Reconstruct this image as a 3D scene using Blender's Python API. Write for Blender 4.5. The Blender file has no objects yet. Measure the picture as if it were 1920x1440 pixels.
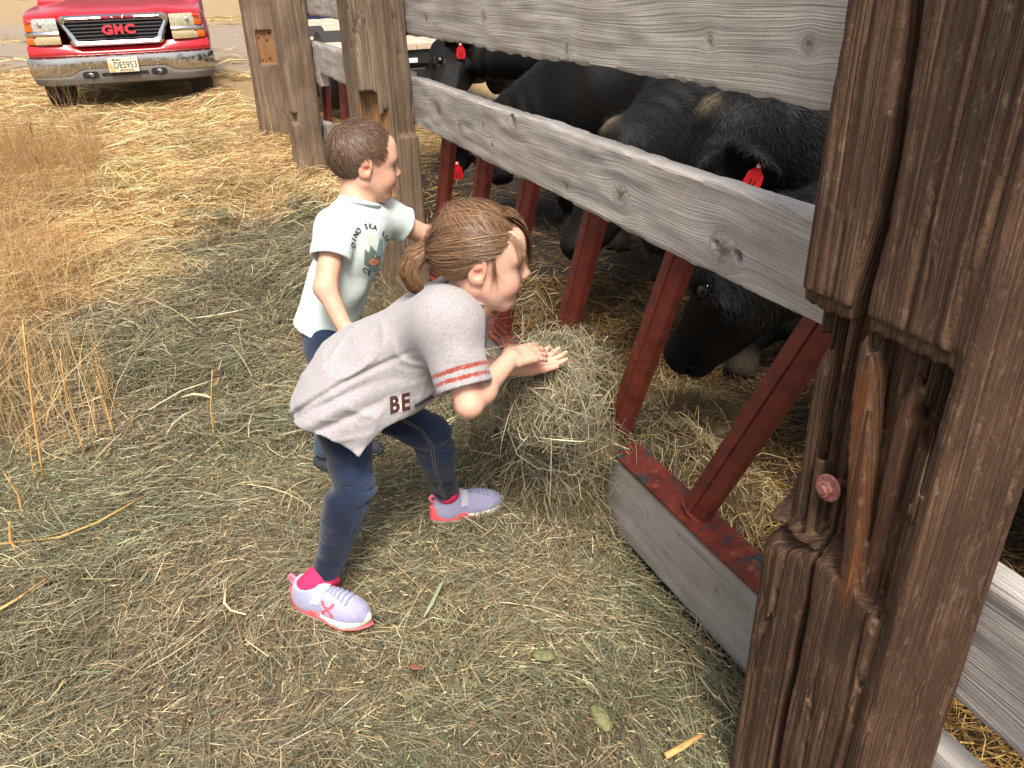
import bpy, math, random
import numpy as np
from mathutils import Vector, Matrix
from mathutils.bvhtree import BVHTree
random.seed(7)
rng = np.random.default_rng(7)
SC = bpy.context.scene
COL = SC.collection
# ------------------------------------------------------------------ camera
CAM_H = 1.45
F_PX, PITCH, ROLL, FENCE_AZ = 1480.0, 0.48248748, 0.03131029, -0.39797249
_fw = np.array([0, math.cos(PITCH), -math.sin(PITCH)])
_up = np.array([0, math.sin(PITCH), math.cos(PITCH)])
_rt = np.array([1.0, 0, 0])
_R = _rt * math.cos(ROLL) - _up * math.sin(ROLL)
_U = _rt * math.sin(ROLL) + _up * math.cos(ROLL)
camd = bpy.data.cameras.new('camera')
camo = bpy.data.objects.new('camera', camd)
COL.objects.link(camo)
camd.sensor_width = 36.0
camd.lens = F_PX / 1920 * 36.0
camd.clip_start = 0.05
camd.clip_end = 2000
camo.matrix_world = Matrix(((_R[0], _U[0], -_fw[0], 0), (_R[1], _U[1], -_fw[1], 0), (_R[2], _U[2], -_fw[2], CAM_H), (0, 0, 0, 1)))
SC.camera = camo
# ------------------------------------------------------------------ light
SUN_EL, SUN_AZ = math.radians(58), math.radians(172)      # azimuth clockwise from +Y: high, behind the camera
w = bpy.data.worlds.new('World'); SC.world = w; w.use_nodes = True
nt = w.node_tree; nt.nodes.clear()
sky = nt.nodes.new('ShaderNodeTexSky'); sky.sky_type = 'NISHITA'; sky.sun_disc = False
sky.sun_elevation = SUN_EL; sky.sun_rotation = SUN_AZ; sky.air_density = 1.0; sky.dust_density = 4.0; sky.ozone_density = 0.6
bg = nt.nodes.new('ShaderNodeBackground'); bg.inputs['Strength'].default_value = 0.105
wo = nt.nodes.new('ShaderNodeOutputWorld')
hs = nt.nodes.new('ShaderNodeHueSaturation'); hs.inputs['Saturation'].default_value = .45      # thin high cloud
nt.links.new(sky.outputs[0], hs.inputs['Color']); nt.links.new(hs.outputs[0], bg.inputs[0]); nt.links.new(bg.outputs[0], wo.inputs[0])
sl = bpy.data.lights.new('sun', 'SUN'); so = bpy.data.objects.new('sun', sl); COL.objects.link(so)
sl.energy = 2.5; sl.angle = math.radians(18); sl.color = (1.0, 0.94, 0.85)
sd = Vector((math.sin(SUN_AZ) * math.cos(SUN_EL), math.cos(SUN_AZ) * math.cos(SUN_EL), math.sin(SUN_EL)))
so.rotation_euler = sd.to_track_quat('Z', 'Y').to_euler()
so.location = (0, 0, 30)
SC.view_settings.view_transform = 'Standard'; SC.view_settings.look = 'None'
SC.view_settings.gamma = 1.0; SC.view_settings.use_curve_mapping = False
SC.view_settings.exposure = 0.88
SC.cycles.use_denoising = True

# ------------------------------------------------------------------ helpers
FD = np.array([math.sin(FENCE_AZ), math.cos(FENCE_AZ), 0.0])   # along the fence
FN = np.array([FD[1], -FD[0], 0.0])                             # through the fence, into the pen
UZ = np.array([0, 0, 1.0])
def W(s, n, z):
    return FD * s + FN * n + UZ * z
def SN(P):
    P = np.asarray(P); return P[..., 0] * FD[0] + P[..., 1] * FD[1], P[..., 0] * FN[0] + P[..., 1] * FN[1]
def V3(x, y, z): return np.array([x, y, z], float)
def at(px, py, Z):
    """point of the place seen at photo pixel (px, py) when it lies Z metres along the camera axis"""
    d = _R * (px - 960) / F_PX - _U * (py - 720) / F_PX + _fw
    return d * Z + np.array([0, 0, CAM_H])
def unit(v):
    v = np.asarray(v, float); return v / (np.linalg.norm(v) + 1e-12)

def smooth(a, b, x):
    t = np.clip((x - a) / (b - a), 0, 1); return t * t * (3 - 2 * t)
_tab = rng.random((64, 64, 64)).astype(np.float32) * 2 - 1
def vnoise(P, seed=0):
    P = np.asarray(P, np.float32) + np.float32(seed * 7.31)
    I = np.floor(P).astype(np.int32); f = P - I; f = f * f * (3 - 2 * f)
    i0 = I & 63; i1 = (I + 1) & 63
    x0, y0, z0 = i0[..., 0], i0[..., 1], i0[..., 2]; x1, y1, z1 = i1[..., 0], i1[..., 1], i1[..., 2]
    fx, fy, fz = f[..., 0], f[..., 1], f[..., 2]
    a = _tab[x0, y0, z0] * (1 - fx) + _tab[x1, y0, z0] * fx
    b = _tab[x0, y1, z0] * (1 - fx) + _tab[x1, y1, z0] * fx
    c = _tab[x0, y0, z1] * (1 - fx) + _tab[x1, y0, z1] * fx
    d = _tab[x0, y1, z1] * (1 - fx) + _tab[x1, y1, z1] * fx
    a = a * (1 - fy) + b * fy; c = c * (1 - fy) + d * fy
    return a * (1 - fz) + c * fz
def fnoise(P, seed=0, octv=3):
    P = np.asarray(P, np.float32); o = 0; a = 1.0; t = 0
    for k in range(octv):
        o = o + a * vnoise(P * (2.03 ** k), seed + k * 3); t += a; a *= .5
    return o / t

# -------- meshes
def new_mesh(name, V, Fs, mats=(), smooth_=True, colors=None, vecs=None):
    """V (n,3); Fs: list of (m,k) index arrays (k = 3 or 4) or a list of index tuples"""
    me = bpy.data.meshes.new(name)
    V = np.asarray(V, np.float32)
    if isinstance(Fs, list) and len(Fs) and not isinstance(Fs[0], np.ndarray):
        me.from_pydata(V.tolist(), [], [tuple(int(i) for i in f) for f in Fs])
    else:
        if isinstance(Fs, np.ndarray): Fs = [Fs]
        Fs = [f for f in Fs if len(f)]
        nl = sum(f.size for f in Fs); nf = sum(len(f) for f in Fs)
        me.vertices.add(len(V)); me.vertices.foreach_set('co', V.ravel())
        me.loops.add(nl); me.polygons.add(nf)
        li = np.concatenate([f.ravel() for f in Fs]).astype(np.int32)
        tot = np.concatenate([np.full(len(f), f.shape[1], np.int32) for f in Fs])
        st = np.concatenate([[0], np.cumsum(tot)[:-1]]).astype(np.int32)
        me.loops.foreach_set('vertex_index', li)
        me.polygons.foreach_set('loop_start', st)
        try: me.polygons.foreach_set('loop_total', tot)
        except Exception: pass
        me.update(calc_edges=True)
    if colors is not None:
        at_ = me.attributes.new('Col', 'FLOAT_COLOR', 'POINT')
        c = np.ones((len(V), 4), np.float32); c[:, :3] = colors
        at_.data.foreach_set('color', c.ravel())
    if vecs is not None:
        for k, v in vecs.items():
            v = np.asarray(v, np.float32)
            if v.ndim == 1:
                a2 = me.attributes.new(k, 'FLOAT', 'POINT'); a2.data.foreach_set('value', v)
            else:
                a2 = me.attributes.new(k, 'FLOAT_VECTOR', 'POINT'); a2.data.foreach_set('vector', v.ravel())
    for m in (mats if isinstance(mats, (list, tuple)) else [mats]): me.materials.append(m)
    if smooth_: me.polygons.foreach_set('use_smooth', np.ones(len(me.polygons), bool))
    return me
def obj(name, me, parent=None):
    o = bpy.data.objects.new(name, me); COL.objects.link(o)
    if parent is not None: o.parent = parent; o.matrix_parent_inverse = Matrix.Translation(-Vector(parent.location)) if parent.type == 'EMPTY' and parent.parent is None else Matrix.Identity(4)
    return o
def tag(o, label=None, cat=None, group=None, kind=None):
    for k, v in (('label', label), ('category', cat), ('group', group), ('kind', kind)):
        if v: o[k] = v
    return o
def thing(name, label, cat, loc, group=None):
    o = bpy.data.objects.new(name, None); COL.objects.link(o); o.empty_display_size = .1
    o.location = tuple(float(c) for c in loc)
    return tag(o, label, cat, group)

class MB:
    """collects simple shapes for ONE mesh"""
    def __init__(s): s.V = []; s.F = []
    def add(s, V, F):
        o = len(s.V); s.V += [tuple(map(float, v)) for v in V]; s.F += [tuple(i + o for i in f) for f in F]
    def frame_box(s, c, ax, ay, az, hx, hy, hz, bev=0.0):
        c = np.asarray(c, float); b = bev
        V = []
        for (x, y, z) in ((-1,-1,-1),(1,-1,-1),(1,1,-1),(-1,1,-1),(-1,-1,1),(1,-1,1),(1,1,1),(-1,1,1)):
            V.append(c + ax*hx*x + ay*hy*y + az*hz*z)
        F = [(0,3,2,1),(4,5,6,7),(0,1,5,4),(1,2,6,5),(2,3,7,6),(3,0,4,7)]
        if b <= 0: s.add(V, F); return
        # bevelled box: 24 vertices
        V = []; idx = {}
        for x in (-1,1):
            for y in (-1,1):
                for z in (-1,1):
                    for k in range(3):
                        d = [hx*x, hy*y, hz*z]
                        for j in range(3):
                            if j != k: d[j] -= b * (x,y,z)[j]
                        idx[(x,y,z,k)] = len(V); V.append(c + ax*d[0] + ay*d[1] + az*d[2])
        F = []
        for k in range(3):
            a, e = [j for j in range(3) if j != k]
            for sg in (-1,1):
                q = []
                for (p, r) in ((-1,-1),(1,-1),(1,1),(-1,1)):
                    t = [0,0,0]; t[k] = sg; t[a] = p; t[e] = r; q.append(idx[(t[0],t[1],t[2],k)])
                if (sg < 0) != (k == 1): q = q[::-1]
                F.append(q)
        for k in range(3):                     # edges along axis k
            a, e = [j for j in range(3) if j != k]
            for p in (-1,1):
                for r in (-1,1):
                    t0 = [0,0,0]; t0[k] = -1; t0[a] = p; t0[e] = r; t1 = list(t0); t1[k] = 1
                    q = [idx[(*t0,a)], idx[(*t1,a)], idx[(*t1,e)], idx[(*t0,e)]]
                    if (p*r > 0) == (k == 1): q = q[::-1]
                    F.append(q[::-1] if False else q)
        for x in (-1,1):
            for y in (-1,1):
                for z in (-1,1):
                    t = [idx[(x,y,z,k)] for k in range(3)]
                    F.append(t if x*y*z > 0 else t[::-1])
        s.add(V, F)
    def box(s, c, h, bev=0.0, rotz=0.0):
        cz, sz = math.cos(rotz), math.sin(rotz)
        s.frame_box(c, V3(cz, sz, 0), V3(-sz, cz, 0), UZ, h[0], h[1], h[2], bev)
    def tube(s, pts, rad, n=8, cap=True):
        pts = [np.asarray(p, float) for p in pts]; rr = rad if hasattr(rad, '__len__') else [rad]*len(pts)
        V = []; F = []; ref = None
        for i, p in enumerate(pts):
            t = unit(pts[min(i+1, len(pts)-1)] - pts[max(i-1, 0)])
            if ref is None: ref = unit(np.cross(t, V3(0.31, 0.2, 0.93)))
            a = unit(ref - t * (ref @ t)); ref = a; b = np.cross(t, a)
            for k in range(n):
                an = 2*math.pi*k/n; V.append(p + (a*math.cos(an) + b*math.sin(an)) * rr[i])
        for i in range(len(pts)-1):
            for k in range(n):
                F.append((i*n+k, i*n+(k+1) % n, (i+1)*n+(k+1) % n, (i+1)*n+k))
        if cap: F.append(tuple(range(n))[::-1]); F.append(tuple(range((len(pts)-1)*n, len(pts)*n)))
        s.add(V, F)
    def prism(s, poly, o, ax, ay, az, d, back=None):
        """closed outline (list of 2-d points) in plane ax/ay at o, thick d along az"""
        n = len(poly); o = np.asarray(o, float)
        V = [o + ax*p[0] + ay*p[1] for p in poly] + [o + ax*p[0] + ay*p[1] + az*d for p in poly]
        F = [tuple(range(n))[::-1], tuple(range(n, 2*n))] + [(i, (i+1) % n, n+(i+1) % n, n+i) for i in range(n)]
        s.add(V, F)
    def build(s, name, mat, parent=None, smooth_=False, autos=None):
        me = bpy.data.meshes.new(name); me.from_pydata(s.V, [], s.F)
        import bmesh
        bm = bmesh.new(); bm.from_mesh(me); bmesh.ops.recalc_face_normals(bm, faces=bm.faces); bm.to_mesh(me); bm.free()
        for m in (mat if isinstance(mat, (list, tuple)) else [mat]): me.materials.append(m)
        if smooth_:
            me.polygons.foreach_set('use_smooth', np.ones(len(me.polygons), bool))
            if autos: me.set_sharp_from_angle(angle=autos)
        return obj(name, me, parent)

# -------- signed distance shapes
def s_cap(P, a, b, ra, rb):
    a = np.asarray(a, np.float32); b = np.asarray(b, np.float32)
    ba = b - a; t = np.clip(((P - a) @ ba) / (ba @ ba), 0, 1)
    return np.linalg.norm(P - a - t[:, None] * ba, axis=1) - (ra + (rb - ra) * t)
def s_ell(P, c, r, M=None):
    q = P - np.asarray(c, np.float32)
    if M is not None: q = q @ np.asarray(M, np.float32)          # columns of M = axes
    r = np.asarray(r, np.float32)
    k0 = np.linalg.norm(q / r, axis=1); k1 = np.linalg.norm(q / (r * r), axis=1)
    return k0 * (k0 - 1) / np.maximum(k1, 1e-6)
def s_fcap(P, a, b, ra, rb, side, fl):
    """capsule flattened along unit vector side by factor fl (<1 thinner, >1 wider)"""
    side = np.asarray(side, np.float32); a = np.asarray(a, np.float32); b = np.asarray(b, np.float32)
    def sq(X): return X + ((X @ side) * (1 / fl - 1))[..., None] * side
    return s_cap(sq(P), sq(a), sq(b), ra, rb) * min(1, fl)
def s_box(P, c, M, h, r=0.0):
    q = np.abs((P - np.asarray(c, np.float32)) @ np.asarray(M, np.float32)) - (np.asarray(h, np.float32) - r)
    return np.linalg.norm(np.maximum(q, 0), axis=1) + np.minimum(q.max(1), 0) - r
def smin(a, b, k):
    h = np.clip(.5 + .5 * (b - a) / k, 0, 1); return b + (a - b) * h - k * h * (1 - h)
def smax(a, b, k): return -smin(-a, -b, k)

def sdf_mesh(f, lo, hi, h, blk=6, margin=1.5):
    lo = np.asarray(lo, np.float32); hi = np.asarray(hi, np.float32)
    nb = np.ceil((hi - lo) / (h * blk)).astype(int); n = nb * blk
    cx = [(lo[i] + (np.arange(nb[i]) + .5) * h * blk - h * .5).astype(np.float32) for i in range(3)]
    C = np.stack(np.meshgrid(*cx, indexing='ij'), -1).reshape(-1, 3)
    dc = f(C)
    act = np.abs(dc) < h * blk * .87 * margin + .006
    Fv = np.where(dc < 0, -1, 1).astype(np.float32).reshape(nb)
    Fv = np.repeat(np.repeat(np.repeat(Fv, blk, 0), blk, 1), blk, 2)
    ai = np.argwhere(act.reshape(nb))
    g = np.stack(np.meshgrid(*([np.arange(blk)] * 3), indexing='ij'), -1).reshape(-1, 3)
    step = max(1, 400000 // len(g))
    for i in range(0, len(ai), step):
        I = (ai[i:i+step, None, :] * blk + g[None]).reshape(-1, 3)
        Fv[I[:, 0], I[:, 1], I[:, 2]] = f(lo + I.astype(np.float32) * h)
    Fv[0] = Fv[-1] = 1; Fv[:, 0] = Fv[:, -1] = 1; Fv[:, :, 0] = Fv[:, :, -1] = 1
    S = Fv < 0
    c = np.zeros(np.array(n) - 1, np.uint8)
    for dx in (0, 1):
        for dy in (0, 1):
            for dz in (0, 1):
                c += S[dx:n[0]-1+dx, dy:n[1]-1+dy, dz:n[2]-1+dz]
    A = np.argwhere((c > 0) & (c < 8))
    vid = np.full(c.shape, -1, np.int32); vid[A[:, 0], A[:, 1], A[:, 2]] = np.arange(len(A))
    acc = np.zeros((len(A), 3), np.float32); cnt = np.zeros(len(A), np.float32)
    corners = [(x, y, z) for x in (0, 1) for y in (0, 1) for z in (0, 1)]
    val = {k: Fv[A[:, 0]+k[0], A[:, 1]+k[1], A[:, 2]+k[2]] for k in corners}
    for p in corners:
        for ax in range(3):
            if p[ax] == 0:
                q = list(p); q[ax] = 1; q = tuple(q)
                a, b = val[p], val[q]; m = (a < 0) != (b < 0)
                t = np.where(m, a / np.where(m, a - b, 1), 0)
                pos = np.tile(np.array(p, np.float32), (len(A), 1)); pos[:, ax] = t
                acc[m] += pos[m]; cnt[m] += 1
    V = lo + (A + acc / cnt[:, None]) * h
    quads = []
    for ax in range(3):
        o = [i for i in range(3) if i != ax]
        sl0 = [slice(1, -1)] * 3; sl1 = [slice(1, -1)] * 3
        sl0[ax] = slice(0, -1); sl1[ax] = slice(1, None)
        s0 = S[tuple(sl0)]; s1 = S[tuple(sl1)]
        for sgn in (0, 1):
            E = np.argwhere((s0 & ~s1) if sgn == 0 else (~s0 & s1))
            off = np.ones(3, int); off[ax] = 0
            E = E + off
            if not len(E): continue
            q = []
            for (da, db) in ((-1, -1), (0, -1), (0, 0), (-1, 0)):
                J = E.copy(); J[:, o[0]] += da; J[:, o[1]] += db
                q.append(vid[J[:, 0], J[:, 1], J[:, 2]])
            q = np.stack(q, 1)
            if (sgn == 1) != (ax == 1): q = q[:, ::-1]
            quads.append(q)
    Q = np.concatenate(quads); Q = Q[(Q >= 0).all(1)]
    return V, Q

# -------- node materials
def mat(name):
    m = bpy.data.materials.new(name); m.use_nodes = True
    n = m.node_tree; n.nodes.clear()
    o = n.nodes.new('ShaderNodeOutputMaterial'); b = n.nodes.new('ShaderNodeBsdfPrincipled')
    n.links.new(b.outputs[0], o.inputs[0])
    return m, n, b
class NT:
    def __init__(s, nt): s.t = nt
    def node(s, ty, **k):
        n = s.t.nodes.new(ty)
        for a, v in k.items(): setattr(n, a, v)
        return n
    def link(s, a, b): s.t.links.new(a, b)
    def val(s, inp, v):
        if hasattr(v, 'is_linked') or isinstance(v, bpy.types.NodeSocket): s.link(v, inp)
        else: inp.default_value = v
    def attr(s, name, out='Vector'):
        n = s.node('ShaderNodeAttribute', attribute_name=name); return n.outputs[out]
    def coord(s): return s.node('ShaderNodeTexCoord').outputs['Object']
    def mapping(s, v, scale=(1,1,1), loc=(0,0,0)):
        n = s.node('ShaderNodeMapping'); s.link(v, n.inputs[0]); n.inputs['Scale'].default_value = scale; n.inputs['Location'].default_value = loc; return n.outputs[0]
    def noise(s, v, scale=5, detail=3, rough=.55, dist=0.0, out=0):
        n = s.node('ShaderNodeTexNoise'); s.link(v, n.inputs['Vector']); n.inputs['Scale'].default_value = scale; n.inputs['Detail'].default_value = detail
        n.inputs['Roughness'].default_value = rough; n.inputs['Distortion'].default_value = dist; return n.outputs[out]
    def vor(s, v, scale=5, feature='F1', out=0):
        n = s.node('ShaderNodeTexVoronoi', feature=feature); s.link(v, n.inputs['Vector']); n.inputs['Scale'].default_value = scale; return n.outputs[out]
    def ramp(s, v, pts):
        n = s.node('ShaderNodeValToRGB'); s.link(v, n.inputs[0]); e = n.color_ramp.elements
        while len(e) < len(pts): e.new(.5)
        for i, (p, c) in enumerate(pts): e[i].position = p; e[i].color = (*c, 1) if len(c) == 3 else c
        return n.outputs[0]
    def mix(s, f, a, b, mode='MIX'):
        n = s.node('ShaderNodeMix', data_type='RGBA', blend_type=mode)
        for inp, v in ((n.inputs[0], f), (n.inputs[6], a), (n.inputs[7], b)):
            if isinstance(v, tuple): v = (*v, 1) if len(v) == 3 else v
            s.val(inp, v)
        return n.outputs[2]
    def math(s, op, a, b=0.0, c=None):
        n = s.node('ShaderNodeMath', operation=op); s.val(n.inputs[0], a); s.val(n.inputs[1], b)
        if c is not None: s.val(n.inputs[2], c)
        return n.outputs[0]
    def mapr(s, v, a, b, c=0.0, d=1.0):
        n = s.node('ShaderNodeMapRange'); s.link(v, n.inputs[0])
        for i, x in enumerate((a, b, c, d)): n.inputs[i+1].default_value = x
        return n.outputs[0]
    def bump(s, h, strength=.5, dist=.005, base=None):
        n = s.node('ShaderNodeBump'); s.link(h, n.inputs['Height']); n.inputs['Strength'].default_value = strength; n.inputs['Distance'].default_value = dist
        if base is not None: s.link(base, n.inputs['Normal'])
        return n.outputs[0]
    def xyz(s, v):
        n = s.node('ShaderNodeSeparateXYZ'); s.link(v, n.inputs[0]); return n.outputs
    def comb(s, x, y, z):
        n = s.node('ShaderNodeCombineXYZ')
        for i, q in enumerate((x, y, z)): s.val(n.inputs[i], q)
        return n.outputs[0]
def srgb(r, g, b):
    f = lambda c: (c / 255 / 12.92) if c / 255 < .04045 else ((c / 255 + .055) / 1.055) ** 2.4
    return (f(r), f(g), f(b))
def simple(name, col, rough=.5, metal=0.0, noise=0.0, nscale=40, coat=0.0, bump=0.0):
    m, n, b = mat(name); N = NT(n)
    b.inputs['Roughness'].default_value = rough; b.inputs['Metallic'].default_value = metal
    if coat: b.inputs['Coat Weight'].default_value = coat; b.inputs['Coat Roughness'].default_value = .08
    if noise or bump:
        f = N.noise(N.coord(), nscale, 4, .6)
        a = tuple(c * (1 - noise) for c in col); d = tuple(min(1, c * (1 + noise)) for c in col)
        N.link(N.ramp(f, [(.3, a), (.7, d)]), b.inputs['Base Color'])
        if bump: N.link(N.bump(f, 1.0, bump), b.inputs['Normal'])
    else: b.inputs['Base Color'].default_value = (*col, 1)
    return m
def attr_mat(name, rough=.6, sheen=0.0, sss=0.0, bump=None, noise=None, spec=.5):
    """albedo from the point attribute Col"""
    m, n, b = mat(name); N = NT(n)
    c = N.attr('Col', 'Color')
    if noise:
        f = N.noise(N.coord(), noise[0], 4, .6); k = noise[1]
        c = N.mix(1.0, c, N.ramp(f, [(.25, (1-k,)*3), (.75, (1+k if 1+k <= 1 else 1.0,)*3)]), 'MULTIPLY')
    N.link(c, b.inputs['Base Color']); b.inputs['Roughness'].default_value = rough
    b.inputs['Specular IOR Level'].default_value = spec
    if sheen: b.inputs['Sheen Weight'].default_value = sheen
    if sss:
        b.inputs['Subsurface Weight'].default_value = sss; b.inputs['Subsurface Radius'].default_value = (1.0, .35, .2); b.inputs['Subsurface Scale'].default_value = .006
    if bump:
        h = N.noise(N.coord(), bump[0], 4, .65); N.link(N.bump(h, 1.0, bump[1]), b.inputs['Normal'])
    return m
def uv_sphere(c, r, n=16, m=10, sc=(1, 1, 1), M=None):
    c = np.asarray(c, float); V = []; F = []
    M = np.eye(3) if M is None else M
    for j in range(m + 1):
        th = math.pi * j / m
        for i in range(n):
            ph = 2 * math.pi * i / n
            V.append(c + M @ (np.array([math.sin(th) * math.cos(ph) * sc[0], math.sin(th) * math.sin(ph) * sc[1], math.cos(th) * sc[2]]) * r))
    for j in range(m):
        for i in range(n): F.append((j*n+i, (j+1)*n+i, (j+1)*n+(i+1) % n, j*n+(i+1) % n))
    return V, F

def atn(px, py, n):
    """point of the place seen at photo pixel (px, py) on the plane n metres through the fence"""
    d = _R * (px - 960) / F_PX - _U * (py - 720) / F_PX + _fw
    return d * (n / (d @ FN)) + np.array([0, 0, CAM_H])
# ------------------------------------------------------------------ ground
def gh(x, y):
    x = np.asarray(x, np.float32); y = np.asarray(y, np.float32)
    s = x * FD[0] + y * FD[1]; n = x * FN[0] + y * FN[1]
    z = .24 * smooth(2.3, 5.2, s) - .13 * smooth(7.2, 9.2, s)
    z = z + .06 * np.exp(-((n - .85) / .28) ** 2) * smooth(1.45, 1.9, s) * (n < 1.05)
    z = z + .05 * smooth(1.05, 1.6, n) * (s < 6)
    P = np.stack([x, y, np.zeros_like(x)], -1)
    z = z + .03 * vnoise(P * 2.1, 3) * smooth(.2, 1., np.abs(y) + .3) + .012 * vnoise(P * 7, 5)
    # a ridge of raked straw in front of the truck's right wheel
    z = z + .10 * np.exp(-(((x + 3.45) / .55) ** 2 + ((y - 9.75) / .32) ** 2))
    return z
def straw_mask(x, y):
    """0 = grey-green hay, 1 = golden straw"""
    x = np.asarray(x, np.float32); y = np.asarray(y, np.float32)
    s = x * FD[0] + y * FD[1]; n = x * FN[0] + y * FN[1]
    P = np.stack([x, y, np.zeros_like(x)], -1)
    d = (s - 4.55) + np.clip((.1 - n), 0, 9) * .62 + .55 * vnoise(P * 1.3, 11) + .3 * vnoise(P * 4, 12)
    return smooth(-.75, .65, d)
def road_mask(x, y):
    x = np.asarray(x, np.float32); y = np.asarray(y, np.float32)
    P = np.stack([x * .25, y * .6, np.zeros_like(x)], -1)
    q = y + .25 * x + 1.6 * vnoise(P, 21)
    return np.clip(smooth(11.5, 13.5, q) - .85 * smooth(27, 31, q), 0, 1)
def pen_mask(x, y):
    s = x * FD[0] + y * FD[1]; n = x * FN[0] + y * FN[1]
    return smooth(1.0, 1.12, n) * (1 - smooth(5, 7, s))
def axis(a, b, step, far):
    c = np.arange(a, b + 1e-6, step); L = []; R = []; d = step; p = a
    while p > -far: d *= 1.22; p -= d; L.append(p)
    d = step; p = b
    while p < far: d *= 1.22; p += d; R.append(p)
    return np.array(L[::-1] + list(c) + R)
gx = axis(-5, 4, .05, 600); gy = axis(.2, 11, .05, 600)
GX, GY = np.meshgrid(gx, gy, indexing='ij'); GX = GX.ravel(); GY = GY.ravel()
GZ = gh(GX, GY)
far_ = smooth(14, 40, np.hypot(GX, GY)); GZ = GZ * (1 - far_) + .12 * far_
nx, ny = len(gx), len(gy)
ii, jj = np.meshgrid(np.arange(nx - 1), np.arange(ny - 1), indexing='ij'); b0 = (ii * ny + jj).ravel()
GF = np.stack([b0, b0 + ny, b0 + ny + 1, b0 + 1], 1)
c_hay = np.array(srgb(62, 54, 41)); c_straw = np.array(srgb(172, 144, 102)); c_road = np.array(srgb(158, 140, 122)); c_shaded_dirt = np.array(srgb(46, 35, 26))  # pen floor: manure-dark dirt with the cows' shade mixed into its colour
def ground_col(x, y):
    sm = straw_mask(x, y)[:, None]; rm = road_mask(x, y)[:, None]; pm = pen_mask(x, y)[:, None]
    c = c_hay * (1 - sm) + c_straw * sm
    c = c * (1 - rm) + c_road * rm
    return c * (1 - pm) + c_shaded_dirt * pm
m_ground, n_, b_ = mat('ground'); N = NT(n_)
col = N.attr('Col', 'Color')
gc = N.coord()
st1 = N.noise(N.mapping(gc, (1, 1, 1)), 55, 6, .7, .6); st2 = N.noise(N.mapping(gc, (2.2, .7, 1)), 18, 6, .75, 1.2)
f = N.math('ADD', N.math('MULTIPLY', st1, .55), N.math('MULTIPLY', st2, .45))
rd = N.noise(N.mapping(gc, (.25, 1.2, 1)), 2.2, 6, .7, .8); grv = N.noise(gc, 90, 3, .7); f = N.math('ADD', N.math('MULTIPLY', f, .8), N.math('MULTIPLY', N.math('ADD', N.math('MULTIPLY', rd, .6), N.math('MULTIPLY', grv, .4)), .2))
v = N.ramp(f, [(.34, (.35, .33, .30)), (.5, (.9, .9, .9)), (.66, (1.55, 1.5, 1.4))])
N.link(N.mix(1.0, col, v, 'MULTIPLY'), b_.inputs['Base Color']); b_.inputs['Roughness'].default_value = .9
N.link(N.bump(f, 1.0, .03), b_.inputs['Normal'])
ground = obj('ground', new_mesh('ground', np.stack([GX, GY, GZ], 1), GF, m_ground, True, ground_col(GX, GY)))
tag(ground, 'trampled barnyard ground of packed hay, golden straw and a pale gravel track', None, None, 'structure')

# ------------------------------------------------------------------ loose blades (hay and straw)
m_blade, n_, b_ = mat('dry_blade'); N = NT(n_)
c_ = N.attr('Col', 'Color')
N.link(c_, b_.inputs['Base Color']); b_.inputs['Roughness'].default_value = .55; b_.inputs['Specular IOR Level'].default_value = .35
tr = N.node('ShaderNodeBsdfTranslucent'); N.link(c_, tr.inputs[0]); mx = N.node('ShaderNodeMixShader'); mx.inputs[0].default_value = .18
out_ = [q for q in n_.nodes if q.type == 'OUTPUT_MATERIAL'][0]
N.link(b_.outputs[0], mx.inputs[1]); N.link(tr.outputs[0], mx.inputs[2]); N.link(mx.outputs[0], out_.inputs[0])
HAY = np.array([srgb(*c) for c in ((134,124,99),(112,113,92),(148,134,106),(172,157,123),(102,100,83),(150,146,124),(194,178,142),(122,103,81),(98,81,63),(224,212,176),(132,136,114),(156,127,97))])
HAY_P = np.array([3,2.6,3,2.6,2,2.2,2,1.6,1.2,.9,2,.9]); HAY_P /= HAY_P.sum()
STRAW = np.array([srgb(*c) for c in ((218,186,134),(202,170,120),(230,204,156),(184,150,106),(242,222,182),(160,128,88),(208,178,134),(172,146,110))])
STRAW_P = np.array([3,3,2.4,2,1.2,1.6,2,1.6]); STRAW_P /= STRAW_P.sum()
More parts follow.
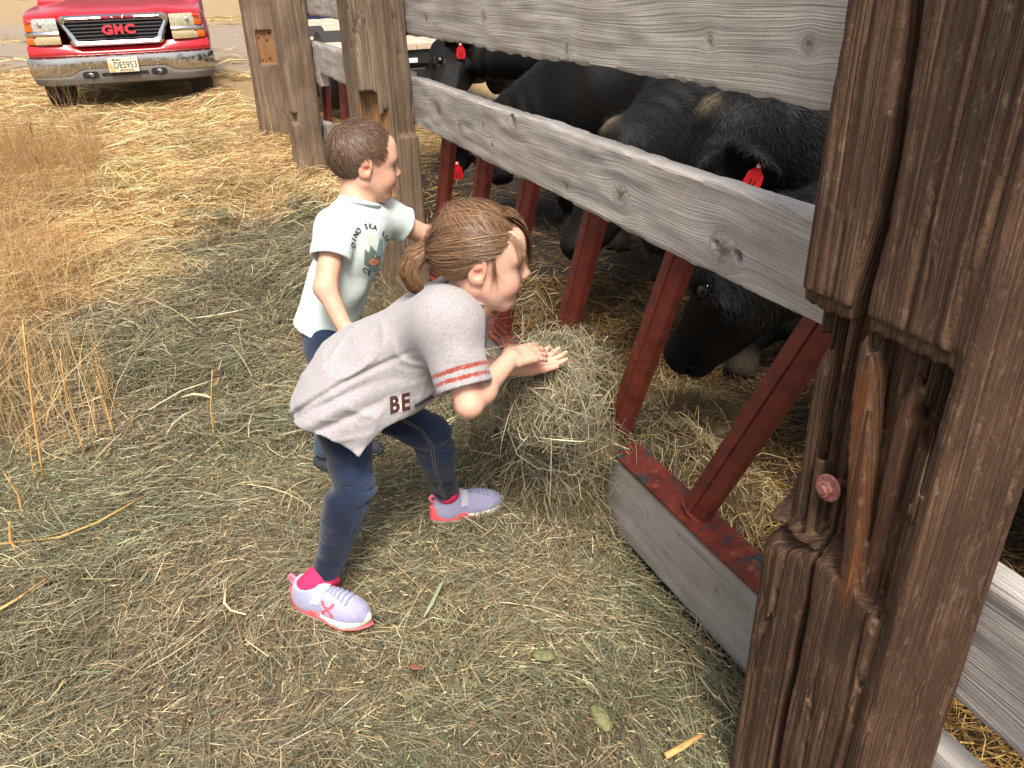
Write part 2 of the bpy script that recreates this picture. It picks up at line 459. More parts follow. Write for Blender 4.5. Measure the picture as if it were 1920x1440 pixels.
def blades(base, az, pitch, L, wd, col, lift, seg=3, curv=.5, droop=.0, follow=True, r=rng):
    """ribbons lying on (or rising from) the ground; base (n,2|3)"""
    n = len(base)
    t = np.linspace(0, 1, seg + 1)[None, :]
    cur = (r.normal(0, curv, n))[:, None]
    a = az[:, None] + cur * (t - .5) * 1.6
    dl = (L / seg)[:, None]
    cp = np.cos(pitch)[:, None]; sp = np.sin(pitch)[:, None]
    dx = np.cos(a) * dl * cp; dy = np.sin(a) * dl * cp
    x = base[:, 0][:, None] + np.cumsum(dx, 1) - dx[:, :1]; y = base[:, 1][:, None] + np.cumsum(dy, 1) - dy[:, :1]
    if follow: x -= (x[:, -1] - x[:, 0])[:, None] * .5; y -= (y[:, -1] - y[:, 0])[:, None] * .5
    rise = sp * L[:, None] * (t - (.5 if follow else 0)) - droop * L[:, None] * t * t + (4 * t * (1 - t)) * (r.normal(0, .05, n) * L)[:, None]
    if follow: z = gh(x, y) + np.maximum(lift[:, None] + rise, .001)
    else: z = base[:, 2][:, None] + lift[:, None] + rise
    P = np.stack([x, y, z], -1)
    T = np.gradient(P, axis=1); T /= np.linalg.norm(T, axis=2, keepdims=True) + 1e-9
    roll = r.uniform(-1.2, 1.2, n)[:, None, None]
    side = np.cross(T, np.array([0, 0, 1.0])); sn = np.linalg.norm(side, axis=2, keepdims=True)
    side = np.where(sn > 1e-3, side / np.maximum(sn, 1e-3), np.array([1.0, 0, 0]))
    up = np.cross(side, T)
    wv = side * np.cos(roll) + up * np.sin(roll)
    taper = np.interp(np.linspace(0, 1, seg + 1), [0, .25, .7, 1], [.75, 1, .9, .25])[None, :, None]
    hw = (wd * .5)[:, None, None] * taper
    V = np.stack([P - wv * hw, P + wv * hw], 2).reshape(n, -1, 3)
    k = np.arange(seg)
    q = np.stack([2*k, 2*k+1, 2*k+3, 2*k+2], 1)[None] + (np.arange(n) * (2*seg+2))[:, None, None]
    C = np.repeat(col[:, None, :], 2*seg+2, 1)
    return V.reshape(-1, 3), q.reshape(-1, 4), C.reshape(-1, 3)
def merge(parts):
    V = []; Q = []; C = []; o = 0
    for v, q, c in parts: V.append(v); Q.append(q + o); C.append(c); o += len(v)
    return np.concatenate(V), np.concatenate(Q), np.concatenate(C)
def stuff(name, parts, label, parent=None, m=None):
    V, Q, C = merge(parts)
    o = obj(name, new_mesh(name, V, Q, m or m_blade, True, C), parent)
    return tag(o, label, None, None, 'stuff')
def in_view(x, y, z, mx=.2):
    P = np.stack([x, y, z - CAM_H], -1)
    zc = P @ _fw; u = (P @ _R) / zc * F_PX / 960; v_ = (P @ _U) / zc * F_PX / 720
    return (zc > .2) & (np.abs(u) < 1 + mx) & (np.abs(v_) < 1 + mx)
def pick(pal, p, n): return pal[rng.choice(len(pal), n, p=p)] * rng.uniform(.75, 1.2, (n, 1))
def flow_az(x, y, k=1.7, seed=31):
    P = np.stack([x * k, y * k, np.zeros_like(x)], -1)
    return vnoise(P, seed) * 4.5
def scatter(n, x0, x1, y0, y1, keep):
    x = rng.uniform(x0, x1, n); y = rng.uniform(y0, y1, n)
    z = gh(x, y); k = keep(x, y) & (in_view(x, y, z) | (in_view(x, y, z, .8) & (rng.random(n) < .33))); return x[k], y[k]
def outside(x, y):
    s, n = SN(np.stack([x, y], -1)); return n < .955
def clump(x, y, sc, seed): return np.clip(.5 + .9 * vnoise(np.stack([x * sc, y * sc, np.zeros_like(x)], -1), seed), 0, 1)
def lay(x, y, Lm, wd, seg, lift, spread=.75, tint=True):
    n = len(x)
    sm = straw_mask(x, y) + rng.normal(0, .13, n)
    isst = sm > .5
    col = np.where(isst[:, None], pick(STRAW, STRAW_P, n), pick(HAY, HAY_P, n))
    g = clump(x, y, 3.3, 41)                     # clumps that are greener or browner
    col = col * (np.array([.92, 1.0, .92]) * g[:, None] + np.array([1.01, .97, .93]) * (1 - g[:, None])) * (.86 + .28 * clump(x, y, 2.2, 44)[:, None])
    az = flow_az(x, y) + rng.normal(0, spread, n)
    L = np.clip(rng.lognormal(math.log(Lm), .45, n), Lm * .3, Lm * 3)
    hh = clump(x, y, 5, 51)
    lf = lift * (rng.random(n) ** 1.4) * (.35 + 1.2 * hh)
    wd_ = rng.uniform(wd * .55, wd * 1.45, n)
    return blades(np.stack([x, y], 1), az, rng.normal(0, .13, n), L, wd_, col, lf, seg)
near = []
x, y = scatter(190000, -2.5, 1.1, .75, 2.3, outside); near.append(lay(x, y, .068, .0020, 2, .034))
x, y = scatter(17000, -2.5, 1.1, .75, 2.3, outside); near.append(lay(x, y, .12, .0019, 4, .04, .9))
x, y = scatter(112000, -3.4, 1.2, 2.3, 4.3, outside); near.append(lay(x, y, .09, .0026, 2, .042))
x, y = scatter(12000, -2.9, 1.2, 2.3, 4.3, outside); near.append(lay(x, y, .18, .0032, 3, .055))
n = 16000; x, y = scatter(n, -2.1, 1.1, .8, 3.2, outside); k = len(x)
near.append(blades(np.stack([x, y], 1), rng.uniform(0, 6.28, k), rng.normal(0, .3, k), rng.uniform(.006, .022, k), rng.uniform(.002, .005, k), np.array([srgb(214, 196, 150), srgb(196, 168, 118), srgb(176, 150, 110), srgb(150, 112, 78)])[rng.integers(0, 4, k)] * rng.uniform(.8, 1.1, (k, 1)), .02 + .03 * rng.random(k), 1))
stuff('loose_hay', near, 'loose grey-green hay carpet lying in front of the cattle fence')
far = []
x, y = scatter(64000, -5.5, 1.0, 4.3, 7.2, outside); far.append(lay(x, y, .16, .0048, 2, .06))
x, y = scatter(46000, -9, 1.0, 7.2, 12.5, outside); far.append(lay(x, y, .22, .0075, 2, .06))
x, y = scatter(60000, -14, 3.0, 12.5, 34, lambda a, b: (road_mask(a, b) * (.4 + 1.2 * clump(a, b * 2.5, .8, 77)) + rng.random(len(a)) * .7) < .75); far.append(lay(x, y, .4, .016, 2, .05))
stuff('golden_straw', far, 'golden loose straw strewn between the fence and the red truck')
pen = []
def pen_lay(x, y, Lm, wd, seg, lift):
    n = len(x); shade_muck = smooth(1.25, 1.9, SN(np.stack([x, y], -1))[1]) * (SN(np.stack([x, y], -1))[0] < 5); PAL = np.array([srgb(*c) for c in ((150,116,60),(170,134,74),(128,94,48),(196,160,92),(104,78,42),(120,100,56),(86,62,36))])  # blades darken deeper in: shade among the cows painted in, plus manure
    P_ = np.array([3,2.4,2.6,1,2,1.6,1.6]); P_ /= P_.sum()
    return blades(np.stack([x, y], 1), rng.uniform(0, 6.28, n), rng.normal(0, .12, n), rng.lognormal(math.log(Lm), .45, n), rng.uniform(wd*.6, wd*1.4, n), pick(PAL, P_, n) * (1 - .78 * shade_muck * rng.uniform(.6, 1.1, n))[:, None], lift * rng.random(n) ** 1.5, seg)
def inside_near(a, b):
    s, n = SN(np.stack([a, b], -1)); return (n > 1.06) & (n < 2.6) & (s < 4.2) & (s > 0)
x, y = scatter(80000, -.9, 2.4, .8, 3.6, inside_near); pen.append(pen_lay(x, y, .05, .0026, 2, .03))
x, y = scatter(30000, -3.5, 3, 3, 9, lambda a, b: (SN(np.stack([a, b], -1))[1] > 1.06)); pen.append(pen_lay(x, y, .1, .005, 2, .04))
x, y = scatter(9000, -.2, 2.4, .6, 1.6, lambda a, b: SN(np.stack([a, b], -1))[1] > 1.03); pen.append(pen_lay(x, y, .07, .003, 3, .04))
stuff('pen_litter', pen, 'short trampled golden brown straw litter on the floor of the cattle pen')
# ------------------------------------------------------------------ wood
seedless = 4.0
def wood_mat(name, dark, mid, light, lines=70.0, bumpd=.0025, extra=None, rough=.85, ringw=.06, fleck=False):
    """grain follows the point attribute gc = (along, stream line, knot)"""
    m, n, b = mat(name); N = NT(n)
    g = N.attr('gc'); q = N.xyz(g)
    v1 = N.comb(N.math('MULTIPLY', q[0], 2.2), N.math('MULTIPLY', q[1], lines * 2.2), q[2])
    fine = N.noise(v1, 1.0, 5, .65)
    v2 = N.comb(N.math('MULTIPLY', q[0], 1.2), N.math('MULTIPLY', q[1], lines), 3.3)
    ring = N.noise(v2, 1.0, 2, .5)
    ring = N.math('SINE', N.math('MULTIPLY', ring, 28.0)); ring = N.mapr(ring, -1, 1)
    big = N.noise(N.coord(), 4.0, 3, .6)
    grit = N.noise(N.coord(), 160.0, 3, .7)
    f = N.math('ADD', N.math('MULTIPLY', fine, .5), N.math('MULTIPLY', ring, ringw))
    f = N.math('ADD', f, N.math('MULTIPLY', big, .3)); f = N.math('ADD', f, N.math('MULTIPLY', grit, .14))
    c = N.ramp(f, [(.30, dark), (.49, mid), (.70, light)])
    stain = N.mapr(N.noise(N.mapping(N.coord(), (1, 1, 1.6), (seedless, 2, 1)), 2.6, 4, .6, .5), .52, .72); c = N.mix(N.math('MULTIPLY', stain, .35), c, tuple(x * y for x, y in zip(mid, (.74, .60, .46))))
    if fleck:
        fl = N.mapr(N.noise(N.mapping(N.coord(), (1, 1, .45)), 70, 4, .72, .6), .56, .68); c = N.mix(N.math('MULTIPLY', fl, .38), c, srgb(158, 134, 108))
    kn = N.mapr(q[2], .0, 1.0)
    c = N.mix(N.math('MULTIPLY', kn, .75), c, extra or tuple(x * .45 for x in mid), 'MIX')
    N.link(c, b.inputs['Base Color']); b.inputs['Roughness'].default_value = rough; b.inputs['Specular IOR Level'].default_value = .25
    fib = N.noise(N.comb(N.math('MULTIPLY', q[0], 7.0), N.math('MULTIPLY', q[1], lines * 5.0), 1.7), 1.0, 3, .6)
    c = N.mix(.45, c, N.ramp(fib, [(.3, (.45, .43, .42)), (.5, (1, 1, 1)), (.7, (1.0, 1.0, 1.0))]), 'MULTIPLY'); N.link(c, b.inputs['Base Color'])
    h = N.math('ADD', N.math('ADD', N.math('MULTIPLY', fine, .7), N.math('MULTIPLY', fib, .5)), N.math('MULTIPLY', ring, .3)); h = N.math('ADD', h, N.math('MULTIPLY', grit, .25))
    N.link(N.bump(h, 1.0, bumpd), b.inputs['Normal'])
    return m
m_gray = wood_mat('weathered_grey_wood', srgb(118, 110, 101), srgb(176, 168, 160), srgb(212, 205, 196), 125, .0020, srgb(84, 66, 54))
m_gray2 = wood_mat('smooth_grey_wood', srgb(112, 106, 98), srgb(160, 154, 146), srgb(186, 181, 174), 170, .0012, srgb(96, 86, 78))
m_deck = wood_mat('pale_deck_wood', srgb(150, 128, 108), srgb(200, 178, 156), srgb(226, 208, 188), 70, .0015)

def psi_field(s, z, knots, warp=.02, seed=0, sc=(1.6, 7)):
    P = np.stack([s * sc[0], z * sc[1], np.full_like(s, seed * 1.7)], -1)
    ps = z + warp * vnoise(P, seed) + warp * .5 * vnoise(P * 2.3, seed + 1)
    kn = np.zeros_like(s)
    add = np.zeros_like(s)
    for (ks, kz, r, st) in knots:
        dx = (s - ks) / st; dz = z - kz; d2 = dx * dx + dz * dz; rr = np.sqrt(d2)
        add -= dz * r * r / np.maximum(d2, r * r) * np.exp(-d2 / (r * 5) ** 2)
        ins = np.exp(-(rr / r) ** 4)
        ps = ps * (1 - ins) + (rr * .8 + kz) * ins
        an_ = np.arctan2(dz, dx); kn = np.maximum(kn, 1.0 * np.exp(-(rr / (r * .48)) ** 2) + .42 * np.exp(-((rr - r * .95) / (r * .16)) ** 2) * (.6 + .4 * np.sin(an_ * 3 + ks * 40)) + .8 * np.exp(-(np.abs(np.sin(an_ * 1.5 + ks * 17)) * rr / .0022) ** 2) * (rr < r * .8))
    return ps + add, np.clip(kn, 0, 1)
def plank(name, s0, s1, z0, z1, n0, n1, mat_, parent, knots=(), step=.008, seed=0, warp=.02, dz=0.0, rough_=.0016, holes=(), frame=None):
    """a rough sawn board whose face grain flows round its knots; frame maps (s, n, z) to the place"""
    H = z1 - z0; T = n1 - n0
    nf = max(6, int(H / step)); ntp = max(2, int(T / .012))
    per = [(n0, z0 + H * k / nf, 0) for k in range(nf)] + [(n0 + T * k / ntp, z1, 1) for k in range(ntp)] \
        + [(n1, z1 - H * k / 4, 2) for k in range(4)] + [(n1 - T * k / ntp, z0, 3) for k in range(ntp)]
    per = np.array(per); m = len(per)
    ns = max(3, int((s1 - s0) / step)); S = np.linspace(s0, s1, ns + 1)
    s = np.repeat(S, m); n = np.tile(per[:, 0], ns + 1); z = np.tile(per[:, 1], ns + 1); face = np.tile(per[:, 2], ns + 1)
    ps, kn = psi_field(s, z, knots, warp, seed)
    other = face != 0
    ps = np.where(other, ps + (n - n0) * 1.5, ps); kn = np.where(other, kn * .15, kn)
    # rounded arrises and wavy edges
    e = .004
    zz = z.copy(); nn = n.copy()
    P = np.stack([s * 9, z * 40, n * 40 + seed], -1).astype(np.float32)
    w_ = vnoise(P, seed + 5) * .0025
    Pe = np.stack([s * 30, np.zeros_like(s), np.full_like(s, seed)], -1)
    edge = vnoise(Pe, seed + 9) * .004 + vnoise(Pe * .15, seed + 10) * .005 + .004 * np.clip(vnoise(Pe * 3, seed + 13) - .3, 0, 1)
    zz = np.where(np.abs(z - z1) < 1e-6, z + edge * .7, zz); zz = np.where(np.abs(z - z0) < 1e-6, z + edge * 1.0, zz)
    rel = .5 * vnoise(np.stack([s * 3, ps * 55, np.full_like(s, seed)], -1), seed + 2) * rough_
    nn = np.where(face == 0, nn + w_ - rel + kn * .0015, nn)
    cor = (np.abs(z - z0) < 1e-6) | (np.abs(z - z1) < 1e-6)
    nn = np.where(cor & (np.abs(n - n0) < 1e-6), nn + e, nn)
    zz = np.where(face == 1, zz + vnoise(P * 2, seed + 6) * .0012, zz)
    for (hs, hz, r, dp) in holes:
        d = np.hypot((s - hs) / 1.0, z - hz) / r
        nn = np.where(face == 0, nn + dp * np.exp(-d ** 4), nn); kn = np.where(face == 0, np.maximum(kn, np.exp(-d ** 4)), kn)
    zz = zz + dz * (s - s0)
    V = (W if frame is None else frame)
    V = FD * s[:, None] + FN * nn[:, None] + UZ * zz[:, None] if frame is None else frame(s, nn, zz)
    i, j = np.meshgrid(np.arange(ns), np.arange(m), indexing='ij'); a = (i * m + j).ravel(); b = (i * m + (j + 1) % m).ravel()
    Q = np.stack([a, b, b + m, a + m], 1)
    c0 = len(V); V = np.concatenate([V, V[:m].mean(0, keepdims=True), V[-m:].mean(0, keepdims=True)])
    k = np.arange(m); k2 = (k + 1) % m
    T0 = np.stack([k2, k, np.full(m, c0)], 1); T1 = np.stack([ns*m + k, ns*m + k2, np.full(m, c0 + 1)], 1)
    gc = np.stack([s, ps, kn], 1); gc = np.concatenate([gc, gc[:1], gc[-1:]])
    me = new_mesh(name, V, [Q, T0, T1], mat_, True, None, {'gc': gc})
    me.set_sharp_from_angle(angle=math.radians(50))
    return obj(name, me, parent)
NB0, NB1 = .975, 1.025
def nail(mb, s, z, n=NB0):
    mb.tube([W(s, n + .002, z), W(s, n - .0015, z)], .004, 8)
m_nail = simple('rusty_nail', srgb(74, 58, 50), .6, .6, .3, 200)

# board rails -------------------------------------------------------------
FENCE = 'grey boards of the cattle fence'
def rail(label, s0, s1, z0, z1, nails=(), **k):
    t = thing('fence_board', label, 'fence board', W((s0 + s1) / 2, 1.0, z0), FENCE)
    plank('plank', s0, s1, z0, z1, NB0, NB1, k.pop('m', m_gray), t, **k)
    if nails:
        for (s, z) in nails:
            mb = MB(); nail(mb, s, z); mb.build('nail', m_nail, t)
    return t
rail('thick knotty grey rail above the red bars, before the cows', .60, 3.46, .888, 1.068,
     knots=((1.62, .965, .03, 1.2), (1.22, .945, .036, 1.15), (2.95, .985, .034, 1.1), (2.72, .96, .018, 1.2), (2.25, 1.05, .03, 1.1), (2.42, .95, .013, 1), (2.5, 1.0, .011, 1), (1.9, .93, .012, 1.2)),
     step=.006, seed=2, warp=.03, dz=.003, holes=((1.175, .945, .011, .018), (1.245, .952, .006, .014), (2.26, 1.055, .013, .012)))
rail('broad knotty top board over the cows, beside the near post', .60, 3.46, 1.243, 1.50,
     knots=((1.06, 1.335, .014, 1.1), (1.32, 1.325, .011, 1.1), (1.9, 1.275, .016, .8), (2.45, 1.33, .015, 1.3), (3.02, 1.31, .012, 1.2), (1.55, 1.45, .016, 1.2)),
     step=.007, seed=4, warp=.022, dz=-.002)
rail('smooth grey kick board at the foot of the near bay, under the red channel', .60, 3.46, .0, .240, m=m_gray2,
     knots=((1.12, .15, .011, 1.3), (1.28, .20, .008, 1.2), (1.42, .17, .008, 1.2), (1.33, .10, .006, 1.5), (2.1, .12, .012, 1.3)), step=.008, seed=6, warp=.012, dz=-.004, rough_=.0008)
rail('rough grey board right of the near post with a brown stain', -1.6, .70, .400, .640, knots=((.38, .50, .012, 1.4), (-.3, .55, .014, 1.3)), step=.008, seed=8, warp=.03)
rail('low pale board at the bottom edge, right of the near post', -1.6, .70, .035, .272, knots=((.2, .15, .012, 1.4),), step=.012, seed=9)
rail('short grey rail over the red bars, between the middle and second posts', 3.35, 5.45, .925, 1.09, knots=((4.5, 1.02, .014, 1.2), (4.85, .99, .012, 1.2), (4.2, .96, .02, 1.2)), step=.009, seed=12, warp=.03, dz=.002,
     nails=((4.38, 1.06), (4.62, 1.05)))
rail('top board behind the middle and second posts', 3.35, 5.45, 1.246, 1.47, knots=((4.9, 1.32, .014, 1.2), (4.4, 1.36, .012, 1.3)), step=.009, seed=13, warp=.02)
rail('kick board between the middle and second posts, half hidden by the boy', 3.35, 5.45, .12, .36, m=m_gray2, step=.012, seed=14)
rail('rail between the two farthest posts', 5.2, 7.0, .85, 1.09, knots=((6.3, 1.0, .02, 1.2),), step=.012, seed=15)
rail('top board between the two farthest posts', 5.2, 7.0, 1.25, 1.46, step=.012, seed=16)
rail('wide kick board between the two farthest posts', 5.2, 7.0, .30, .62, m=m_gray2, step=.014, seed=17)
# the board behind the farthest post, other bay
# red steel bars ----------------------------------------------------------
def red_mat():
    m, n, b = mat('red_oxide_paint'); N = NT(n); c = N.coord()
    f = N.noise(c, 22, 5, .65); g = N.noise(c, 140, 3, .6)
    base = N.ramp(f, [(.3, srgb(84, 33, 25)), (.55, srgb(116, 47, 35)), (.75, srgb(134, 60, 46))])
    wn = N.attr('wear', 'Fac')
    worn = N.math('MULTIPLY', N.mapr(N.noise(N.mapping(c, (1, 1, 1), (3, 1, 2)), 17, 5, .7), .50, .60), wn)
    steel = N.ramp(g, [(.35, srgb(48, 45, 46)), (.7, srgb(78, 74, 76))])
    col = N.mix(worn, base, steel)
    rust = N.math('MULTIPLY', N.mapr(N.noise(N.mapping(c, (1, 1, 1), (9, 4, 2)), 30, 4, .7), .58, .66), wn)
    col = N.mix(rust, col, srgb(140, 78, 44))
    N.link(col, b.inputs['Base Color']); b.inputs['Roughness'].default_value = .5
    N.link(N.mapr(worn, 0, 1, .55, .35), b.inputs['Roughness'])
    N.link(N.bump(N.math('ADD', f, N.math('MULTIPLY', g, .3)), 1.0, .0015), b.inputs['Normal'])
    return m
m_red = red_mat()
def set_wear(o, v):
    me = o.data; a = me.attributes.new('wear', 'FLOAT', 'POINT'); a.data.foreach_set('value', np.full(len(me.vertices), v, np.float32))
def channel(label, s0, s1, z, dz=0.0):
    t = thing('steel_channel', label, 'steel channel', W((s0+s1)/2, 1.02, z), 'red channels along the kick boards')
    mb = MB()
    def fr(s, n, zz): return W(s, n, zz + dz * (s - s0))
    prof = [(.972, 0), (.972, .012), (1.062, .012), (1.062, -.05), (1.054, -.05), (1.054, 0)]
    ss = np.linspace(s0, s1, 40); V = []; F = []
    for s in ss:
        for (n, q) in prof: V.append(fr(s, n + .001 * math.sin(s * 9), z + q))
    k = len(prof)
    for i in range(len(ss) - 1):
        for j in range(k): F.append((i*k+j, i*k+(j+1) % k, (i+1)*k+(j+1) % k, (i+1)*k+j))
    F.append(tuple(range(k))); F.append(tuple(range((len(ss)-1)*k, len(ss)*k))[::-1])
    mb.add(V, F); o = mb.build('web', m_red, t); set_wear(o, 1.0)
    return t
channel('worn red channel with bare steel patches on the kick board beside the near post', .62, 3.45, .243, -.004)
channel('red channel on the kick board between the middle and second posts', 3.5, 5.4, .363)
BARS = 'slanted red feed bars'
def bar(label, sb, zb, st, zt):
    t = thing('feed_bar', label, 'red bar', W(sb, 1.02, zb), BARS)
    A = W(sb, 1.018, zb); B = W(st, 1.045, zt); d = unit(B - A)
    sx = unit(FD - d * (FD @ d)); ny = np.cross(d, sx)
    if ny @ FN < 0: ny = -ny
    # folded section: a broad outer leaf, a groove and a second leaf turned inwards
    hw = .034
    prof = [(-hw, .012), (-hw, -.020), (-.030, -.024), (.000, -.024), (.003, -.018), (.006, -.023), (hw - .004, -.010), (hw, -.006), (hw, .018), (hw - .006, .018), (.004, .012), (-hw + .006, .012)]
    # section leans so that the groove faces the camera side
    V = []; F = []; k = len(prof)
    for i in range(9):
        p = A + (B - A) * i / 8
        for (a, q) in prof: V.append(p - sx * a + ny * q)
    for i in range(8):
        for j in range(k): F.append((i*k+j, i*k+(j+1) % k, (i+1)*k+(j+1) % k, (i+1)*k+j))
    F.append(tuple(range(k))); F.append(tuple(range(8*k, 9*k))[::-1])
    mb = MB(); mb.add(V, F); o = mb.build('bar', m_red, t); set_wear(o, .12)
    # weld bead at the foot
    wl = MB()
    ring = [A + d * .006 - sx * a * 1.05 + ny * q * 1.05 for (a, q) in ((-hw, .012), (-hw, -.022), (0, -.026), (hw, -.012), (hw, .018), (-hw, .012))]
    wl.tube(ring, [.005, .006, .0045, .006, .005, .005], 6); o = wl.build('weld', m_red, t); set_wear(o, .8)
    return t
zb = .256
bar('red bar nearest the big post, slanting up into its notch', 1.275, zb, .955, .95)
bar('red bar in front of the grazing cow\'s muzzle', 1.665, zb, 1.415, .95)
bar('red bar rising behind the top of the hay pile', 2.06, zb, 1.815, .95)
bar('red bar behind the girl\'s face', 2.50, zb, 2.235, .95)
bar('red bar above the girl\'s hair, before the cow with the open eye', 2.86, zb, 2.62, .95)
bar('red bar beside the middle post, before the red ear tag', 3.245, zb, 3.0, .95)
for lb, sb, st in (('first slim red bar left of the middle post', 4.62, 4.57), ('second slim red bar left of the middle post', 4.88, 4.85), ('wide red bar beside the second post', 5.40, 5.38)):
    bar(lb, sb, .37, st, .97)

# posts -------------------------------------------------------------------
m_near = wood_mat('dark_creosoted_timber', srgb(42, 28, 20), srgb(90, 66, 50), srgb(150, 118, 90), 120, .006, srgb(134, 80, 44), .7, .05, True)
m_post = wood_mat('weathered_brown_timber', srgb(58, 43, 34), srgb(126, 106, 88), srgb(176, 156, 130), 120, .005, srgb(176, 122, 66), .85)
def post_mesh(s0, s1, n0, n1, z0, z1, vox, seed, feats, lean=(0, 0), amp=.0045, rnd=.014):
    cs, cn = (s0+s1)/2, (n0+n1)/2; hs, hn = (s1-s0)/2, (n1-n0)/2
    H = (z1 - z0) / 2; zc = (z0+z1)/2
    def f(Q):
        s, n, z = Q[:, 0], Q[:, 1], Q[:, 2]
        q = np.abs(np.stack([s - cs, n - cn, z - zc], 1)) - np.array([hs - rnd, hn - rnd, H - rnd], np.float32)
        d = np.linalg.norm(np.maximum(q, 0), axis=1) + np.minimum(q.max(1), 0) - rnd
        P = np.stack([s * 45, n * 45, z * 2.2], 1)
        g = vnoise(P, seed); g2 = vnoise(np.stack([s * 110, n * 110, z * 5], 1), seed + 3)
        lowf = vnoise(np.stack([s * 6, n * 6, z * 2], 1), seed + 7)
        ck = vnoise(np.stack([s * 26, n * 26, z * 1.0], 1), seed + 11); ck2 = vnoise(np.stack([s * 60, n * 60, z * 2.0], 1), seed + 13)
        d = d + amp * (np.abs(g) * .7 + .35 * g2) + .003 * lowf + .009 * np.clip(1 - np.abs(ck) / .06, 0, 1) + .003 * np.clip(1 - np.abs(ck2) / .12, 0, 1)
        return feats(d, s, n, z, g, g2)
    V, Q = sdf_mesh(f, (s0 - .05, n0 - .05, z0 - .02), (s1 + .05, n1 + .05, z1 + .02), vox)
    return V, Q
def post(label, V, Q, kn, m, seed, warp=.005, lines_scale=1.0, parent=None, loc=None):
    s, n, z = V[:, 0], V[:, 1], V[:, 2]
    ps = (s * .83 + n * 1.07) + warp * vnoise(np.stack([s * 5, n * 5, z * 1.6], 1), seed) + .0015 * vnoise(np.stack([s * 20, n * 20, z * 4], 1), seed + 1)
    gc = np.stack([z * 1.0, ps * lines_scale, kn], 1)
    P = FD * s[:, None] + FN * n[:, None] + UZ * z[:, None]
    me = new_mesh('timber', P, Q, m, True, None, {'gc': gc})
    t = thing('fence_post', label, 'fence post', W(s.mean(), n.mean(), z.min()), 'timber posts of the cattle fence')
    obj('timber', me, t)
    return t
PA = (.53, .812, .787, .972)
def near_feats(d, s, n, z, g, g2):
    wob = .012 * vnoise(np.stack([s * 18, n * 10, z * 1.5], 1), 61)
    # vertical crack down the outer face
    cx = np.interp(z, [-.4, .2, .55, 1.06, 1.16, 1.24, 1.33, 1.5], [.693, .695, .697, .706, .695, .694, .700, .712]) + .004 * vnoise(np.stack([z * 12, s * 0, s * 0], 1), 8)
    crack = np.maximum(np.abs(s - cx) - np.interp(z, [0, .5, .64, .9, 1.0, 1.2, 1.5], [.0085, .0075, .003, .003, .016, .0125, .010]) - .002 * g, n - (PA[2] + .055))
    d = smax(d, -crack, .002)
    # notch: everything in front of the back wall is gone between two ledges
    back = PA[2] + .030 + .042 * np.abs(vnoise(np.stack([s * 80, n * 30, z * 1.2], 1), 71)) + .010 * vnoise(np.stack([s * 30, n * 10, z * 1.6], 1), 72)
    ztop = 1.018 + .005 * vnoise(np.stack([s * 90, n * 30, z * 0], 1), 63) + .02 * (s > .735) * 0
    zlo = .635 + .012 * vnoise(np.stack([s * 110, n * 110, z * 0], 1), 64) + (n - PA[2]) * .75 - .03 * np.clip((.70 - s) / .15, 0, 1)
    edge = .556 + .010 * vnoise(np.stack([z * 9, z * 0, z * 0], 1), 65) + np.interp(z, [.6, 1.02], [.016, .0])
    notch = np.maximum.reduce([n - back, z - ztop, zlo - z, edge - s])
    d = smax(d, -notch, .002)
    # shallow band under the upper block
    band = np.maximum.reduce([n - (PA[2] + .010 + .003 * g2), z - 1.04, .99 - z, .548 - s])
    d = smax(d, -band, .003)
    # left side eaten away inside the notch
    left = np.maximum.reduce([(.785 + .014 * g + .01 * vnoise(np.stack([z * 14, n * 20, z * 0], 1), 66)) - s, z - (ztop - .05), zlo + .02 - z])
    d = smax(d, -left, .005)
    # standing splinters in the notch
    for (sx, z0, z1, w_, nn_) in ((.660, .62, 1.0, .017, .796), (.612, .66, .97, .012, .812), (.735, .60, .80, .006, .806), (.585, .64, .9, .008, .82), (.765, .62, .95, .010, .815)):
        q = np.maximum.reduce([np.abs(s - sx - np.where(sx == .660, .14, .02) * (z - .83) - .003 * g) - w_ * np.interp(z, [z0, z0 + .1, z1 - .03, z1], [1.1, 1, .95, .75]), np.abs(n - nn_ - .012) - .016 - .004 * g2, z - z1 - .035 * vnoise(np.stack([s * 150, n * 60, z * 0], 1), 77), z0 - .06 - z])
        d = smin(d, q, .003)
    # chamfered ledge of the lower block
    led = ((n - PA[2]) * -.6 + (z - .60) * .8) - .012 - .01 * g + np.clip((s - .735) * .35, -.02, .02)
    d = np.where((z < .64) & (z > .4), smax(d, np.where(s > .56, led, -1), .012), d)
    # small holes
    for (hs, hz, r) in ((.600, .93, .008),):
        d = smax(d, -(np.sqrt((s - hs) ** 2 + ((z - hz) * .55) ** 2) - r + .5 * np.clip(n - PA[2] - .06, 0, 1)), .004)
    return d
V_, Q_ = post_mesh(*PA, -.25, 1.75, .0046, 60, near_feats, amp=.0042)
s_, n_a, z_ = V_[:, 0], V_[:, 1], V_[:, 2]
kn_ = np.exp(-((s_ - .660 - .14 * (z_ - .83)) / .019) ** 4) * smooth(.56, .64, z_) * (1 - smooth(.96, .99, z_)) * (n_a < .835) * 1.0
kn_ = np.maximum(kn_, .35 * np.exp(-((s_ - .610) / .014) ** 2) * smooth(.62, .7, z_) * (1 - smooth(.93, .97, z_)) * (n_a < .86))
kn_ = kn_ * np.clip(.75 + .5 * vnoise(V_ * np.array([60, 60, 6]), 5), .2, 1)
near_post = post('massive dark brown split post in the right foreground with a deep splintered notch', V_, Q_, kn_, m_near, 81, .006)
m_bolt = simple('red_oxide_bolt', srgb(132, 82, 74), .75, .0, .4, 130, 0, .003)
Bc = at(1552, 915, 1.40); bd = unit(-FN + UZ * .12 - FD * .15)
